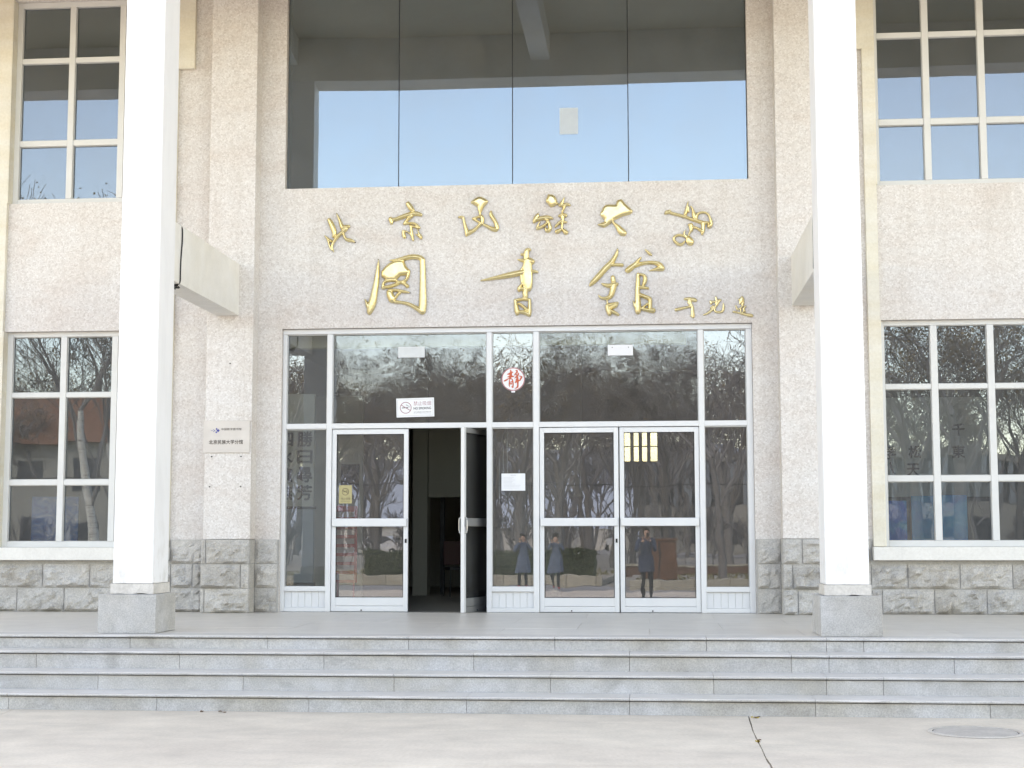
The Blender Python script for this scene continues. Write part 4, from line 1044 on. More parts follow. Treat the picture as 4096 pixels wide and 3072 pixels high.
sr = tag(empty('stair_rail', (-0.9, 5.0, FLOOR)), 'steel stair handrail with thin balusters inside the hall', 'railing')
P0, P1 = Vector((-0.15, -0.5, 0.95)), Vector((0.32, 0.6, 2.86))
MB().tube([P0, P1, P1 + Vector((-0.19, 0.3, 0.01))], 0.022, 8).build('handrail', MAT['steel'], sr, smooth=True)
for i in range(9):
    p = P0.lerp(P1, (i + 0.5) / 9)
    MB().tube([(p.x, p.y, p.z - 0.85), (p.x, p.y, p.z)], 0.008, 6).build('baluster', MAT['steel'], sr)
stw = MB()
for i in range(11):
    y = -0.5 + i * 0.1; z = 0.1 + i * 0.174
    stw.box(-0.1 + i * 0.043, 1.2, y, y + 0.1, 0.0, z)
stw.build('stair_flight', MAT['hallfloor'], sr)

MAT['dark_red'] = flat('dark_red_plastic', (0.05, 0.012, 0.012), 0.5)
chs = tag(empty('hall_chair', (-1.36, 5.2, FLOOR), 0.4), 'dark red chair with black seat in the gloom inside the open door', 'chair')
MB().box(-.2, .2, -.2, .2, .42, .47).build('seat', MAT['dark'], chs, bevel=.01)
MB().box(-.2, .2, .17, .205, .50, .88).build('backrest', MAT['dark_red'], chs, bevel=.01)
for x in (-.18, .18):
    for y in (-.18, .185): MB().tube([(x * 1.08, y * 1.08, 0), (x, y, .42 if y < 0 else .86)], .012, 8).build('leg', MAT['dark'], chs)

def poster_mat(name, cols, sc, seed):
    m, nt, b = newmat(name, cols[0], 0.35)
    f = nz(nt, pos(nt, (sc, sc, sc * 1.6)), 1.0, 4, 0.6, 1.0)
    st = [(0.25 + 0.5 * i / (len(cols) - 1), c) for i, c in enumerate(cols)]
    nt.links.new(ramp(nt, f, st), b.inputs['Base Color'])
    return m
PB = poster_mat('blue_poster', [(0.03, 0.08, 0.60), (0.06, 0.26, 0.70), (0.18, 0.58, 0.76), (0.80, 0.88, 0.93)], 2.2, 1)
PT = poster_mat('teal_poster', [(0.03, 0.17, 0.50), (0.04, 0.34, 0.66), (0.08, 0.48, 0.70), (0.20, 0.60, 0.78)], 1.6, 2)
PV = poster_mat('violet_poster', [(0.06, 0.06, 0.26), (0.06, 0.20, 0.50), (0.22, 0.32, 0.52), (0.65, 0.62, 0.72)], 5.0, 3)
for nm, m, x0, x1, zt, lab in (('display_board', PB, 4.67, 4.95, 2.00, 'narrow blue and white poster board behind the right lower window'), ('display_board', PT, 5.01, 5.31, 2.06, 'teal poster board behind the right lower window, beside the pole'), ('display_board', PT, 5.34, 5.70, 2.07, 'deep blue poster board behind the right lower window, third pane edge'), ('display_board', PV, -6.50, -5.86, 2.09, 'violet and blue picture board behind the left lower window')):
    t = tag(empty(nm, ((x0 + x1) / 2, 0.45, FLOOR)), lab, 'display board', 'poster boards behind the windows')
    w = (x1 - x0) / 2
    MB().box(-w, w, 0, 0.03, 0.25, zt - FLOOR).build('poster', m, t, bevel=0.003)
    for x in (-w + .03, w - .03): MB().box(x - .015, x + .015, 0.031, 0.06, 0, zt - FLOOR - 0.05).build('leg', MAT['dark'], t)
rc = tag(empty('calligraphy_scroll', (5.5, 2.56, FLOOR)), 'pale wall scroll with faint black characters inside the right lower window', 'scroll')
MB().box(-0.95, 0.95, 0, 0.02, 1.5, 2.9).build('paper', MAT['panel_cream'], rc)
for ch, x, z in (('学', 5.08, 2.72), ('松', 5.43, 2.73), ('八', 5.07, 2.50), ('天', 5.40, 2.48), ('千', 6.04, 3.04), ('東', 6.03, 2.73)):
    text('lettering', ch, MAT['ink'], rc, x - 5.5, -0.003, z - FLOOR, 0.17, 0.17, thick=0.03)

# ------------------------------------------------------------------ cables on the tie beams
def cable(pts, r, lab):
    p0 = Vector(pts[0])
    sm = []
    for a, c in zip(pts[:-1], pts[1:]):
        a, c = Vector(a), Vector(c)
        for k in range(4): sm.append(a.lerp(c, k / 4))
    sm.append(Vector(pts[-1]))
    for _ in range(3): sm = [sm[0]] + [(a + 2 * q + c) / 4 for a, q, c in zip(sm[:-2], sm[1:-1], sm[2:])] + [sm[-1]]
    return tag(MB().tube([p - p0 for p in sm], r, 6).build('cable', MAT['dark'], None, loc=p0, smooth=True), lab, 'cable')
MAT['wire'] = MAT['dark']
cable([(-3.60, -2.72, 5.068), (-3.520, -2.70, 5.06), (-3.512, -2.71, 4.90), (-3.522, -2.73, 4.68), (-3.514, -2.76, 4.50), (-3.518, -2.74, 4.38), (-3.60, -2.74, 4.372)], 0.008, 'grey wire hanging down the face of the left tie beam')
knot = MB()
for i in range(7):
    a = i * 0.9; knot.tube([(0.0, 0, 0), (-0.05 * math.cos(a) - 0.03, -0.05 * math.sin(a * 1.7), -0.02 - 0.012 * (i % 3)), (-0.14 - 0.02 * (i % 2), -0.06 * math.sin(a), -0.01)], 0.006, 5)
tag(knot.build('wire_knot', MAT['dark'], None, loc=(-3.56, -2.72, 4.372)), 'dark knot of wire under the left tie beam', 'wire')
cable([(3.52, -2.92, 5.042), (3.494, -2.93, 5.03), (3.487, -2.95, 4.85), (3.492, -2.92, 4.62), (3.486, -2.93, 4.45), (3.49, -2.90, 4.40), (3.53, -2.90, 4.393)], 0.008, 'dark wire hanging down the face of the right tie beam')

# ------------------------------------------------------------------ manhole cover and fallen leaves
mh = tag(empty('manhole_cover', (4.27, -6.67, 0.0)), 'round concrete manhole cover set in the pavement below the right column', 'manhole cover')
MAT['lid'] = stone('manhole_concrete', (0.45, 0.41, 0.36), (0.54, 0.49, 0.435), 45, 5, 1.4, 0.9, 0.4, 0.004, (0.82, 1.08))
q = MB(); seg = 64
for r_, z in ((0.0, 0.013), (0.16, 0.011), (0.27, 0.010), (0.318, 0.009), (0.325, 0.002)):
    for i in range(seg): q.v.append((r_ * math.cos(2 * math.pi * i / seg), r_ * math.sin(2 * math.pi * i / seg), z))
for k in range(4):
    for i in range(seg):
        j = (i + 1) % seg; q.f.append((k * seg + i, (k + 1) * seg + i, (k + 1) * seg + j, k * seg + j)); q.mi.append(0)
q.build('lid', MAT['lid'], mh, fix=False)
q = MB()
prof = [(0.334, 0.002), (0.338, 0.012), (0.362, 0.011), (0.372, 0.002)]
for r_, z in prof:
    for i in range(seg): 
        w = 0.002 * noise.noise(Vector((math.cos(i * .1) * 5, math.sin(i * .1) * 5, r_ * 9)))
        q.v.append(((r_ + w) * math.cos(2 * math.pi * i / seg), (r_ + w) * math.sin(2 * math.pi * i / seg), z + w))
for k in range(3):
    for i in range(seg):
        j = (i + 1) % seg; q.f.append((k * seg + i, (k + 1) * seg + i, (k + 1) * seg + j, k * seg + j)); q.mi.append(0)
q.build('rim', MAT['lid'], mh, fix=False)
q = MB()
for i in range(seg):
    a, c = 2 * math.pi * i / seg, 2 * math.pi * (i + 1) / seg
    q.quad((0.325 * math.cos(a), 0.325 * math.sin(a), 0.0021), (0.334 * math.cos(a), 0.334 * math.sin(a), 0.0021), (0.334 * math.cos(c), 0.334 * math.sin(c), 0.0021), (0.325 * math.cos(c), 0.325 * math.sin(c), 0.0021))
q.build('joint', MAT['soil'], mh, fix=False)

MAT['leaf_yellow'] = flat('yellow_leaf', (0.50, 0.36, 0.06), 0.7, n=0.3, nscale=60)
MAT['leaf_brown'] = flat('brown_leaf', (0.16, 0.09, 0.05), 0.7, n=0.3, nscale=60)
def leaf(x, y, z, L, rz, m, lab):
    q = MB(); pr = [(0, 0), (.25, .26), (.55, .30), (.8, .18), (1, 0)]
    for t, w in pr:
        q.v += [(t * L, -w * L, 0.012 * math.sin(t * 5)), (t * L, 0, 0.004), (t * L, w * L, 0.014 * math.sin(t * 4 + 1))]
    for i in range(4):
        for k in (0, 1): a = i * 3 + k; q.f.append((a, a + 1, a + 4, a + 3)); q.mi.append(0)
    o = q.build('fallen_leaf', m, None, loc=(x, y, z), rz=rz, fix=False)
    return tag(o, lab, 'leaf', 'fallen leaves on the pavement')
for a in ((2.56, -5.86, .004, .075, .4, 'leaf_yellow', 'yellow leaf at the top of the crack by the bottom step'), (2.64, -5.83, .004, .06, 2.6, 'leaf_brown', 'brown leaf against the bottom step beside the crack'),
          (2.50, -7.40, .004, .06, 1.2, 'leaf_yellow', 'yellow leaf lying in the pavement crack'), (2.54, -7.33, .004, .05, 2.2, 'leaf_brown', 'small brown leaf beside the yellow one in the crack'),
          (-2.12, -5.80, .004, .07, 0.2, 'leaf_brown', 'dark curled leaf at the foot of the steps, right of a pair'), (-2.27, -5.79, .004, .05, 2.0, 'leaf_brown', 'dark curled leaf at the foot of the steps, left of a pair')):
    leaf(*a[:5], MAT[a[5]], a[6])
# ------------------------------------------------------------------ the campus across the way (seen in the glass)
MAT['bark'] = flat('grey_brown_bark', (0.155, 0.145, 0.14), 0.9, n=0.3, nscale=10, bs=0.5)
MAT['twig'] = flat('twigs', (0.19, 0.18, 0.178), 0.9, n=0.2, nscale=3)
MAT['dry_leaf'] = flat('dry_leaves', (0.20, 0.135, 0.06), 0.8, n=0.35, nscale=2, vary=0.1)
MAT['hedge'] = flat('hedge_leaves', (0.065, 0.085, 0.032), 0.8, n=0.4, nscale=9)
m, nt, bb = newmat('birch_bark', (0.6, 0.58, 0.54), 0.8)
f = nz(nt, pos(nt, (1.5, 1.5, 9)), 2.2, 4, 0.65)
nt.links.new(ramp(nt, f, [(0.36, (0.07, 0.06, 0.055)), (0.43, (0.52, 0.50, 0.45)), (0.7, (0.68, 0.66, 0.62))]), bb.inputs['Base Color'])
MAT['birch'] = m

def tree_mesh(seed, height, r0, leaves, fork=0.32, spread=0.75, bark='bark'):
    """bare winter tree: a trunk with limbs, and a crown of branches and twigs with the last dry leaves"""
    rnd = random.Random(seed)
    tr, cr = MB(), MB()
    tips = []
    def grow(p, d, L, r, lvl):
        n = 5 if lvl < 2 else (3 if lvl < 4 else 2)
        pts, rad = [p], [r]
        q = Vector(p); dd = Vector(d)
        for i in range(n):
            dd = (dd + Vector((rnd.uniform(-1, 1), rnd.uniform(-1, 1), rnd.uniform(-0.6, 0.9))) * (0.10 + 0.05 * lvl)).normalized()
            q = q + dd * (L / n)
            pts.append(Vector(q)); rad.append(max(0.011, r * (1 - 0.42 * (i + 1) / n)))
        (tr if lvl == 0 else cr).tube(pts, rad, (8, 6, 4, 3, 3, 3)[min(lvl, 5)], 0, caps=False)
        if lvl >= 5:
            tips.append(q); return
        kids = (5, 5, 4, 4, 3)[lvl]
        for k in range(kids):
            t = rnd.uniform(0.35, 1.0) if k else 1.0
            i = min(n - 1, int(t * n)); u = t * n - i
            base = pts[i].lerp(pts[min(i + 1, n)], min(1, u))
            ax = Vector((rnd.uniform(-1, 1), rnd.uniform(-1, 1), rnd.uniform(-0.15, 0.6))).normalized()
            nd = (dd * (1 - spread * 0.6) + ax * spread).normalized()
            if lvl == 0: nd = (nd + Vector((0, 0, 0.55))).normalized()
            grow(base, nd, L * (0.74 if lvl == 0 else 0.58) * rnd.uniform(0.8, 1.15), rad[i] * (0.42 if k else 0.72), lvl + 1)
    # trunk up to the fork, then limbs
    grow(Vector((0, 0, -0.2)), Vector((rnd.uniform(-.06, .06), rnd.uniform(-.06, .06), 1)).normalized(), height * (0.25 + fork * 0.4), r0, 0)
    for p in tips:
        for _ in range(leaves * 2 if rnd.random() < 0.6 else 0):
            c = p + Vector((rnd.gauss(0, .25), rnd.gauss(0, .25), rnd.gauss(0, .22)))
            a = Vector((rnd.uniform(-1, 1), rnd.uniform(-1, 1), rnd.uniform(-1, 1))).normalized() * rnd.uniform(.03, .06)
            e = a.orthogonal().normalized() * rnd.uniform(.02, .045)
            cr.quad(c - a, c + e, c + a, c - e, 1)
    return tr.mesh('trunk', MAT[bark], smooth=True, fix=False), cr.mesh('crown', [MAT['twig'], MAT['dry_leaf']], fix=False)
PROTO = [tree_mesh(11, 13, 0.20, 1), tree_mesh(23, 15, 0.26, 2, 0.30, 0.85), tree_mesh(37, 12, 0.16, 0, 0.36, 0.8), tree_mesh(51, 14, 0.17, 1, 0.40, 0.6, 'birch')]
def mirror(px, d): return 1.718 + (px - 2602) / 6084 * d, 19.44 - d
TREES = [(1610, 60, 0, 1.0), (2078, 62, 1, 1.0), (2885, 52, 2, 1.05), (3820, 56, 1, 1.1), (350, 46, 3, 1.0), (425, 48, 3, 0.85), (1300, 76, 1, 1.1), (1830, 84, 0, 1.1), (2350, 88, 1, 1.1), (2480, 72, 0, 1.0),
         (2700, 96, 1, 1.15), (2990, 88, 0, 1.1), (3200, 78, 2, 1.2), (3440, 74, 0, 1.15), (3640, 70, 1, 1.25), (4010, 62, 2, 1.1), (1500, 104, 1, 1.15), (2150, 112, 0, 1.3), (2590, 120, 1, 1.3), (1960, 98, 2, 1.3), (120, 80, 0, 1.0), (760, 84, 1, 1.1), (1120, 96, 0, 1.1)]
WHERE = ['with a stout trunk beyond the hedge', 'with a broad crown behind the hedge end', 'leaning slim beside the brown cabinet', 'tallest, opposite the right windows', 'with pale striped bark, the thicker of two birches', 'with pale striped bark, the thinner of two birches',
         'before the roofed house', 'in the second row behind the hedge', 'in front of the parked dark car', 'over the white wall', 'before the pilastered block', 'in front of the pilastered block end', 'slim, right of the cabinet bed', 'second row, right of the cabinet bed', 'high-crowned, opposite the right windows',
         'slim, farthest right', 'far row, left of the van', 'far row, behind the van', 'far row, behind the wall', 'far row, slim, left of the hedge', 'at the house corner', 'at the house gable', 'between house and hedge']
rt = random.Random(12)
for i in range(26):
    TREES.append((60 + i * 160 + rt.uniform(-50, 50), rt.uniform(92, 128), i % 3, rt.uniform(1.15, 1.5)))
    WHERE.append('in the far grove across the road')
for i in range(10):
    TREES.append((1130 + i * 198 + rt.uniform(-35, 35), rt.uniform(66, 86), (1, 0, 1)[i % 3], rt.uniform(0.95, 1.12)))
    WHERE.append('in the dense row behind the planting beds')
for k, (px, d, p, sc) in enumerate(TREES):
    x, y = mirror(px, d)
    t = tag(empty('birch_tree' if p == 3 else 'bare_tree', (x, y, -0.05), k * 1.7), ('birch tree ' if p == 3 else 'bare winter tree ') + WHERE[k], 'tree', 'trees across the road')
    if 1000 < px < 3050 and d < 65: sc *= 0.9
    t.scale = (sc, sc, sc)
    for nm, me in zip(('trunk', 'crown'), PROTO[p]): link(bpy.data.objects.new(nm, me), t)

# the grove behind closes up into one mass of twigs
fg = MB(); rg = random.Random(77)
def spray(p, d, L, r, lvl):
    q = p + d * L
    fg.tube([p, p.lerp(q, .5) + Vector((rg.gauss(0, .06 * L), rg.gauss(0, .06 * L), 0)), q], [r, r * .8, r * .55], 3, 0, caps=False)
    if lvl == 0: return
    for _ in range(4):
        nd = (d * .8 + Vector((rg.uniform(-1, 1), rg.uniform(-1, 1), rg.uniform(-.2, .9))) * .75).normalized()
        spray(p.lerp(q, rg.uniform(.35, 1)), nd, L * rg.uniform(.5, .72), max(.03, r * .5), lvl - 1)
for i in range(80):
    spray(Vector((rg.uniform(-75, 60), rg.uniform(-116, -155), -.1)), Vector((rg.gauss(0, .06), rg.gauss(0, .06), 1)).normalized(), rg.uniform(5.5, 8.8), rg.uniform(.14, .24), 4)
for i in range(130):
    spray(Vector((rg.uniform(-60, 45), rg.uniform(-46, -110), -.1)), Vector((rg.gauss(0, .2), rg.gauss(0, .2), 1)).normalized(), rg.uniform(1.0, 2.2), .035, 3)
tag(fg.build('far_wood', MAT['twig'], None, fix=False), 'bare far-off wood and scrub closing the view across the road', 'wood', kind='stuff')

# planting beds with stone kerbs, hedge and ground cover
MAT['kerb'] = stone('kerb_stone', (0.30, 0.275, 0.22), (0.42, 0.39, 0.32), 20, 3, 1, 0.85, 0.3, 0.004)
bed = tag(empty('planting_bed', (-10, -35, 0)), kind='structure')
piece('soil', MAT['earth'], bed, -24, -1.0, -42, -30.25, -0.05, 0.16, 0.02)
piece('soil', MAT['earth'], bed, 1.2, 24, -38, -26.2, -0.05, 0.16, 0.02)
for x0, x1, y in ((-24, -1.0, -30.1), (1.2, 24, -26.05)):
    x = x0
    while x < x1 - .1:
        piece('kerb_stone', MAT['kerb'], bed, x + .005, min(x + 0.95, x1) - .005, y - 0.15, y, -0.05, 0.30 + random.uniform(-.01, .01), 0.015)
        x += 0.95
hb = MB(); rnd = random.Random(3)
for _ in range(9000):
    x = rnd.uniform(-7.8, -1.3); u = rnd.random()
    if u < .5: y, z = -30.75 + rnd.gauss(0, .05), rnd.uniform(.15, 1.05)
    else: y, z = rnd.uniform(-32.0, -30.7), 1.02 + rnd.gauss(0, .05)
    z += 0.05 * math.sin(x * 2.1)
    c = Vector((x, y, z)); a = Vector((rnd.uniform(-1, 1), rnd.uniform(-1, 1), rnd.uniform(-.6, 1))).normalized() * rnd.uniform(.03, .055)
    e = a.orthogonal().normalized() * rnd.uniform(.018, .03)
    hb.quad(c - a, c + e, c + a, c - e)
hb.box(-7.75, -1.35, -31.95, -30.85, .12, .95)
h_ = tag(empty('hedge', (0, 0, 0)), 'clipped green hedge behind the kerb, across the road', 'hedge')
hb.build('foliage', MAT['hedge'], h_, fix=False)['kind'] = 'stuff'
gc = MB()
for _ in range(5000):
    x, y = (rnd.uniform(-24, -1.2), rnd.uniform(-42, -30.4)) if rnd.random() < .5 else (rnd.uniform(1.4, 24), rnd.uniform(-38, -26.4))
    c = Vector((x, y, .18)); a = Vector((rnd.uniform(-1, 1), rnd.uniform(-1, 1), rnd.uniform(.2, 2))).normalized() * rnd.uniform(.05, .12)
    e = a.orthogonal().normalized() * .03
    gc.quad(c - a, c + e, c + a, c - e)
tag(gc.build('ground_cover', flat('dry_grass', (0.17, 0.15, 0.06), 0.9, n=0.3, nscale=2), None, fix=False), 'low dry grass and leaves in the planting beds', 'ground cover', kind='stuff')

cb_ = tag(empty('brown_cabinet', (2.15, -31.0, 0.16)), 'rusty brown metal cabinet with a sloping lid in the planting bed', 'cabinet')
MAT['rust'] = flat('rusty_brown', (0.13, 0.06, 0.035), 0.7, n=0.4, nscale=3)
MB().box(-.55, .55, -.35, .35, .06, 1.22).build('body', MAT['rust'], cb_, bevel=.015)
q = MB(); q.prism([(-.60, -.40), (.60, -.40), (.60, .40), (-.60, .40)], 1.225, 1.30); q.build('lid', MAT['rust'], cb_, bevel=.01)
MB().box(-.02, .02, .351, .365, .1, 1.2).build('door_seam', MAT['dark'], cb_)
for x in (-.45, .45): MB().box(x - .05, x + .05, -.3, .3, -.01, .059).build('foot', MAT['dark'], cb_)

MAT['wallwhite'] = flat('whitewash', (0.55, 0.54, 0.51), 0.8, n=0.1, nscale=.6)
ww = tag(empty('boundary_wall', (0, -152, 0)), 'long whitewashed boundary wall behind the parked cars', 'wall')
MB().box(-90, 1.0, 0, .3, -.06, 2.3).build('wall', MAT['wallwhite'], ww); MB().box(-90, 1.05, -.06, .36, 2.301, 2.45).build('coping', MAT['kerb'], ww)
rw = tag(empty('brick_wall', (8, -44, 0)), 'low red brick wall behind the planting bed', 'wall')
MAT['brick'] = flat('red_brick', (0.13, 0.075, 0.055), 0.85, n=0.3, nscale=6)
MB().box(-9, 16, 0, .24, -.06, .36).build('wall', MAT['brick'], rw); MB().box(-9.03, 16.03, -.03, .27, .361, .43).build('coping', MAT['kerb'], rw)

MAT['glass_far'] = flat('dark_window', (0.06, 0.065, 0.075), 0.6, spec=0.2)
pb = tag(empty('pilastered_block', (22, -134, 0)), 'grey college block with closely set vertical pilasters, far across the road', 'building')
MAT['greyblue'] = flat('grey_blue_render', (0.20, 0.23, 0.25), 0.8, n=0.1, nscale=.5); MAT['pale'] = flat('pale_render_far', (0.27, 0.26, 0.235), 0.8, n=0.1, nscale=.5)
MB().box(-20, 20, -10, 0, -.06, 4.6).build('ground_floor', MAT['pale'], pb); MB().box(-20, 20, -10, -.4, 4.601, 9.2).build('upper_wall', MAT['glass_far'], pb); MB().box(-20.3, 20.3, -10.2, .2, 9.201, 9.9).build('parapet', MAT['pale'], pb)
for i in range(33): MB().box(-19.6 + i * 1.22, -19.1 + i * 1.22, -.399, .1, 4.602, 9.2).build('pilaster', MAT['greyblue'], pb)
for i in range(13): MB().box(-18.8 + i * 3.05, -17.2 + i * 3.05, .001, .05, 1.0, 3.2).build('window', MAT['glass_far'], pb)
hs = tag(empty('roofed_house', (-33, -63, 0)), 'two-storey house with a brown tiled roof, across the road', 'building')
MAT['tile'] = flat('brown_roof_tiles', (0.20, 0.095, 0.06), 0.85, n=0.3, nscale=5)
MB().box(-9, 9, -4, 3, -.06, 6.8).build('wall', MAT['pale'], hs)
q = MB(); q.v = [(-9.6, 3.6, 6.6), (9.6, 3.6, 6.6), (9.6, -4.6, 6.6), (-9.6, -4.6, 6.6), (-8, -.5, 9.4), (8, -.5, 9.4)]; q.f = [(0, 1, 5, 4), (1, 2, 5), (2, 3, 4, 5), (3, 0, 4), (3, 2, 1, 0)]; q.mi = [0] * 5
q.build('roof', MAT['tile'], hs)
for i in range(6):
    for z in (1.0, 4.2): MB().box(-8 + i * 2.9, -6.6 + i * 2.9, 3.001, 3.04, z, z + 1.5).build('window', MAT['glass_far'], hs)
tag(MB().tube([(x, -0.0, 0.25 * ((x / 20) ** 2) - .0) for x in range(-30, 31, 3)], 0.025, 5).build('overhead_cable', MAT['dark'], None, loc=(0, -45, 3.7)), 'sagging black overhead cable across the road', 'cable')
for x in (-30, 30): tag(MB().tube([(0, 0, -.1), (0, 0, 4.5)], [.12, .09], 8).build('utility_pole', MAT['kerb'], None, loc=(x, -45, 0)), 'plain utility pole carrying the cable, at its %s end' % ('west' if x < 0 else 'east'), 'pole')

def car(x, y, rz, L, H, m, lab, van=False):
    c = tag(empty('parked_car', (x, y, 0), rz), lab, 'van' if van else 'car', 'cars parked across the road')
    W = 0.86
    prof = [(-.5, .30), (-.5, .52), (-.47, .62), (-.30, .66), (-.20, .93), (-.10, 1.0), (.18, 1.0), (.34, .70), (.47, .64), (.5, .45), (.5, .30)] if not van else [(-.5, .22), (-.5, .55), (-.44, .62), (-.36, .95), (-.28, 1.0), (.48, 1.0), (.5, .9), (.5, .22)]
    q = MB(); n = len(prof)
    ring = []
    for yy, k in ((-W, .0), (-W * .97, 1), (W * .97, 1), (W, .0)):
        for (u, v) in prof:
            inset = 0.16 * max(0, v - .64) / .36
            ring.append((u * L, (-1 if yy < 0 else 1) * (abs(yy) - inset - (0.02 if k == 0 else 0)), v * H))
    q.v = ring[:n] + ring[3 * n:]
    q.f = [tuple(range(n)), tuple(reversed(range(n, 2 * n)))] + [(i, n + i, n + (i + 1) % n, (i + 1) % n) for i in range(n)]; q.mi = [0] * len(q.f)
    q.build('body', m, c, bevel=.03)
    for sgn in (-1, 1):
        g = MB()
        pts = [(-.27, .69), (-.185, .91), (-.10, .96), (.17, .96), (.29, .72)] if not van else [(-.34, .68), (-.30, .92), (.44, .93), (.44, .66)]
        g.poly([(u * L, sgn * (W - 0.16 * max(0, v - .64) / .36 + .006), v * H) for u, v in pts]); g.build('side_window', MAT['glass_far'], c, fix=False)
        for u in (-.31, .31):
            w = MB().disc((u * L, sgn * (W - .19) + (0 if sgn > 0 else -.02), .31), .31, 'y', .21, 20); wo = w.build('wheel', MAT['dark'], c)
            MB().disc((u * L, sgn * (W + .022) - .005, .31), .18, 'y', .01, 16).build('rim', MAT['steel'], wo)
    g = MB(); u0, v0, u1, v1 = (-.288, .69, -.21, .91) if not van else (-.438, .66, -.372, .92)
    g.poly([(u0 * L - .02, -W * .8, v0 * H), (u0 * L - .02, W * .8, v0 * H), (u1 * L - .02, W * .68, v1 * H), (u1 * L - .02, -W * .68, v1 * H)]); g.build('windscreen', MAT['glass_far'], c, fix=False)
    for sgn in (-1, 1): MB().box(-.505 * L, -.49 * L, sgn * .62 - .14, sgn * .62 + .14, .52 * H * .9, .6 * H * .95).build('headlight', MAT['paper'], c)
MAT['car_dark'] = flat('dark_car_paint', (0.015, 0.016, 0.022), 0.2, spec=0.6); MAT['car_white'] = flat('white_car_paint', (0.62, 0.63, 0.64), 0.25, spec=0.6)
x, y = mirror(2405, 158); car(x, y, 0.1, 4.5, 1.45, MAT['car_dark'], 'dark saloon parked before the white wall')
x, y = mirror(2270, 160); car(x, y, 1.3, 4.4, 1.9, MAT['car_white'], 'white van seen from its front by the white wall', True)
x, y = mirror(1520, 128); car(x, y, 0.15, 4.5, 1.45, MAT['car_white'], 'white car parked behind the hedge', False)

# ------------------------------------------------------------------ people
def person(name, loc, rz, J, E, mats, label, hair_m, coat=None, extra=None):
    """one continuous skinned body; J: joint -> (x, y, z, rx, ry); E: bones (a, b, material)"""
    root = tag(empty(name, loc, rz), label, 'person')
    names = list(J); idx = {n: i for i, n in enumerate(names)}
    me = bpy.data.meshes.new('body')
    me.from_pydata([J[n][:3] for n in names], [(idx[a], idx[c]) for a, c, _ in E], [])
    o = bpy.data.objects.new('body', me); COL.objects.link(o)
    sk = o.modifiers.new('skin', 'SKIN'); sub = o.modifiers.new('sub', 'SUBSURF'); sub.levels = 2; sub.render_levels = 2
    for n in names:
        v = me.skin_vertices[0].data[idx[n]]; v.radius = J[n][3:5]; v.use_root = n == 'pelvis'
    dg = bpy.context.evaluated_depsgraph_get()
    m2 = bpy.data.meshes.new_from_object(o.evaluated_get(dg)); bpy.data.objects.remove(o)
    m2.materials.clear()
    for m_ in mats: m2.materials.append(m_)
    seg = [(Vector(J[a][:3]), Vector(J[c][:3]), k, (J[a][3] + J[c][3]) / 2) for a, c, k in E]
    for f_ in m2.polygons:
        p = f_.center; best = None
        for a, c, k, r_ in seg:
            d = c - a; t = max(0, min(1, (p - a).dot(d) / max(1e-9, d.length_squared)))
            q_ = (p - a - d * t).length / r_
            if best is None or q_ < best[0]: best = (q_, k)
        f_.material_index = best[1]; f_.use_smooth = True
    link(bpy.data.objects.new('body', m2), root)
    h = J['head']
    hv = MB(); n1, n2 = 10, 14
    for i in range(n1 + 1):
        th = math.pi * i / n1
        for k in range(n2):
            ph = 2 * math.pi * k / n2
            x_, y_, z_ = math.sin(th) * math.cos(ph), math.sin(th) * math.sin(ph), math.cos(th)
            face = max(0, y_) * (1 if z_ < 0.35 else 0.0)
            hv.v.append((h[0] + x_ * .098, h[1] - .012 + y_ * (.112 - .09 * face), h[2] + .045 + z_ * (.115 + (.05 if z_ < 0 and y_ < .2 else 0))))
    for i in range(n1):
        for k in range(n2): a = i * n2 + k; c = i * n2 + (k + 1) % n2; hv.f.append((a, a + n2, c + n2, c)); hv.mi.append(0)
    hv.build('hair', hair_m, root, smooth=True)
    # nose, eyes and mouth
    fy = h[1] + .088
    MB().tube([(h[0], fy, h[2] + .03), (h[0], fy + .028, h[2] - .012), (h[0], fy, h[2] - .02)], [.008, .013, .008], 6).build('nose', mats[0], root, smooth=True)
    for sx in (-1, 1): MB().disc((h[0] + sx * .033, fy - .004, h[2] + .028), .010, 'y', .012, 10).build('eye', MAT['ink'], root)
    MB().box(h[0] - .024, h[0] + .024, fy - .006, fy + .006, h[2] - .058, h[2] - .047).build('mouth', MAT['pale_ink'], root)
    for hd, el in (('hand_l', 'elbow_l'), ('hand_r', 'elbow_r')):
        hp = Vector(J[hd][:3]); dr = (hp - Vector(J[el][:3])).normalized()
        side = dr.cross(Vector((0, 1, 0))); side = side.normalized() if side.length > .1 else Vector((1, 0, 0))
        for k in range(4):
            b0 = hp + side * (.024 * (k - 1.5)) + dr * .03; L_ = (.060, .072, .068, .052)[k]
            MB().tube([b0, b0 + dr * L_ * .5 + Vector((0, .006, 0)), b0 + dr * L_ * .8 + Vector((0, .03, 0))], [.010, .009, .007], 6).build('finger', mats[0], root, smooth=True)
        MB().tube([hp + side * .035, hp + side * .060 + dr * .03, hp + side * .058 + dr * .055], [.012, .010, .008], 6).build('thumb', mats[0], root, smooth=True)
    return root
MAT['skin'] = flat('skin', (0.48, 0.30, 0.22), 0.6, n=0.04); MAT['navy'] = flat('navy_coat', (0.035, 0.05, 0.085), 0.85, n=0.15); MAT['black_cloth'] = flat('black_cloth', (0.018, 0.018, 0.022), 0.85, n=0.2)
MAT['denim'] = flat('slate_blue_coat', (0.075, 0.105, 0.155), 0.85, n=0.12); MAT['hair'] = flat('dark_hair', (0.022, 0.016, 0.013), 0.5, n=0.2); MAT['red_shoe'] = flat('red_shoe', (0.45, 0.02, 0.03), 0.5)
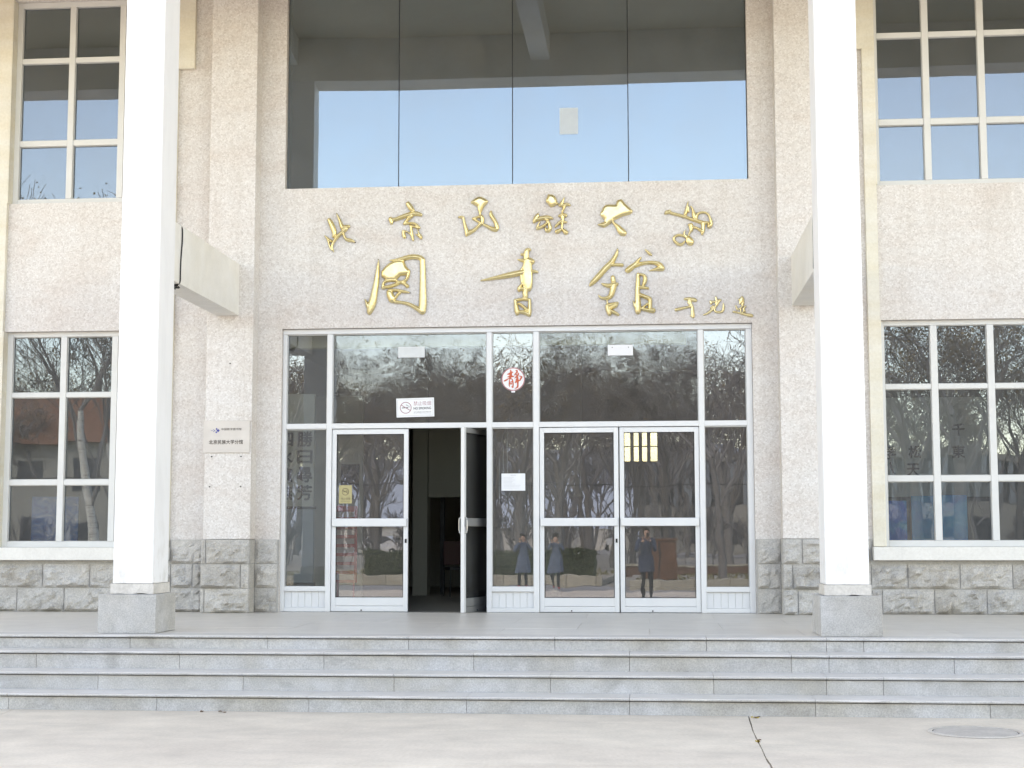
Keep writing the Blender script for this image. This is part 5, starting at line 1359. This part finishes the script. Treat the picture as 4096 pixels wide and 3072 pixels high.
def skeleton(H, hands, coat, lean=0.0):
    s_ = H / 1.7
    J = {'pelvis': (0, 0, .92, .15, .12), 'waist': (0, 0, 1.06, .15, .115), 'chest': (0, .0, 1.27, .17, .125), 'shoulders': (0, -.01, 1.40, .12, .09), 'neck': (0, 0, 1.47, .055, .055), 'jaw': (0, .02, 1.54, .068, .075), 'head': (0, .012, 1.60, .082, .095), 'crown': (0, 0, 1.66, .06, .07)}
    for sd_, sx in (('l', -1), ('r', 1)):
        J['shoulder_' + sd_] = (sx * .19, -.01, 1.385, .068, .068)
        ex, ey, ez = hands[sd_][0]; J['elbow_' + sd_] = (ex, ey, ez, .05, .05)
        hx, hy, hz = hands[sd_][1]; J['wrist_' + sd_] = (ex + (hx - ex) * .82, ey + (hy - ey) * .82, ez + (hz - ez) * .82, .032, .034); J['hand_' + sd_] = (hx, hy, hz, .04, .025)
        J['hip_' + sd_] = (sx * .095, 0, .86, .095, .10); J['knee_' + sd_] = (sx * .10, .01, .49, .062, .065); J['ankle_' + sd_] = (sx * .105, -.02, .09, .042, .045); J['toe_' + sd_] = (sx * .115, .13, .045, .045, .035)
    J = {k: (v[0] * s_, v[1] * s_, v[2] * s_, v[3] * s_, v[4] * s_) for k, v in J.items()}
    E_ = [('pelvis', 'waist', 1), ('waist', 'chest', 1), ('chest', 'shoulders', 1), ('shoulders', 'neck', 0), ('neck', 'jaw', 0), ('jaw', 'head', 0), ('head', 'crown', 0)]
    for sd_ in 'lr':
        E_ += [('shoulders', 'shoulder_' + sd_, 1), ('shoulder_' + sd_, 'elbow_' + sd_, 1), ('elbow_' + sd_, 'wrist_' + sd_, 1), ('wrist_' + sd_, 'hand_' + sd_, 0), ('pelvis', 'hip_' + sd_, 2), ('hip_' + sd_, 'knee_' + sd_, 2), ('knee_' + sd_, 'ankle_' + sd_, 2), ('ankle_' + sd_, 'toe_' + sd_, 3)]
    return J, E_
def long_coat(root, m, z0, z1, r0, r1):
    q = MB(); n = 22
    for k in range(7):
        t = k / 6; z = z1 + (z0 - z1) * t
        for i in range(n):
            a = 2 * math.pi * i / n; r_ = r1 + (r0 - r1) * t + .012 * math.sin(a * 7) * t
            q.v.append((math.cos(a) * r_, math.sin(a) * r_ * .78, z))
    for k in range(6):
        for i in range(n): a = k * n + i; c = k * n + (i + 1) % n; q.f.append((a, c, c + n, a + n)); q.mi.append(0)
    q.build('coat_skirt', m, root, smooth=True)
# the photographer stands right behind the camera, phone held up in both hands
J, E_ = skeleton(1.76, {'l': ((-.24, .16, 1.16), (-.065, .36, 1.42)), 'r': ((.24, .16, 1.16), (.065, .36, 1.42))}, True)
ph = person('person', (1.70, -19.65, 0), 0, J, E_, [MAT['skin'], MAT['navy'], MAT['black_cloth'], MAT['black_cloth']], 'person in dark coat and trousers holding up a phone, reflected in the right door', MAT['hair'])
long_coat(ph, MAT['navy'], .70, 1.12, .22, .185)
fo = tag(empty('mobile_phone', (1.718, -19.262, 1.49)), 'black mobile phone held up by the photographer', 'phone')
MB().box(-.037, .037, -.009, 0, 0, .15).build('case', MAT['ink'], fo, bevel=.003)
J, E_ = skeleton(1.60, {'l': ((-.27, .10, 1.22), (-.09, .17, 1.50)), 'r': ((.27, .10, 1.22), (.09, .17, 1.50))}, True)
x, y = mirror(2092, 44.7)
wo = person('person', (x, y, 0), 0, J, E_, [MAT['skin'], MAT['denim'], MAT['black_cloth'], MAT['red_shoe']], 'person in long slate-blue coat with hands at the face, reflected in the middle pane', MAT['hair'])
long_coat(wo, MAT['denim'], .50, 1.02, .25, .165)

# ------------------------------------------------------------------ added ridge, haze-blue in colour, to cover the low yellow sky in reflections
hl = MB(); n = 120
for i in range(n + 1):
    x = -900 + 1800 * i / n
    hgt_ = 46 + 22 * noise.noise(Vector((x * 0.0045, 1.7, 0))) + 8 * noise.noise(Vector((x * 0.02, 4.1, 0)))
    hl.v += [(x, -640, -1), (x, -760, hgt_ * 0.72), (x, -880, hgt_)]
for i in range(n):
    for k in (0, 1): a = i * 3 + k; hl.f.append((a, a + 3, a + 4, a + 1)); hl.mi.append(0)
tag(hl.build('added_ridge', flat('haze_blue_ridge', (0.33, 0.37, 0.42), 0.95, n=0.12, nscale=0.02), None, smooth=True), kind='structure')
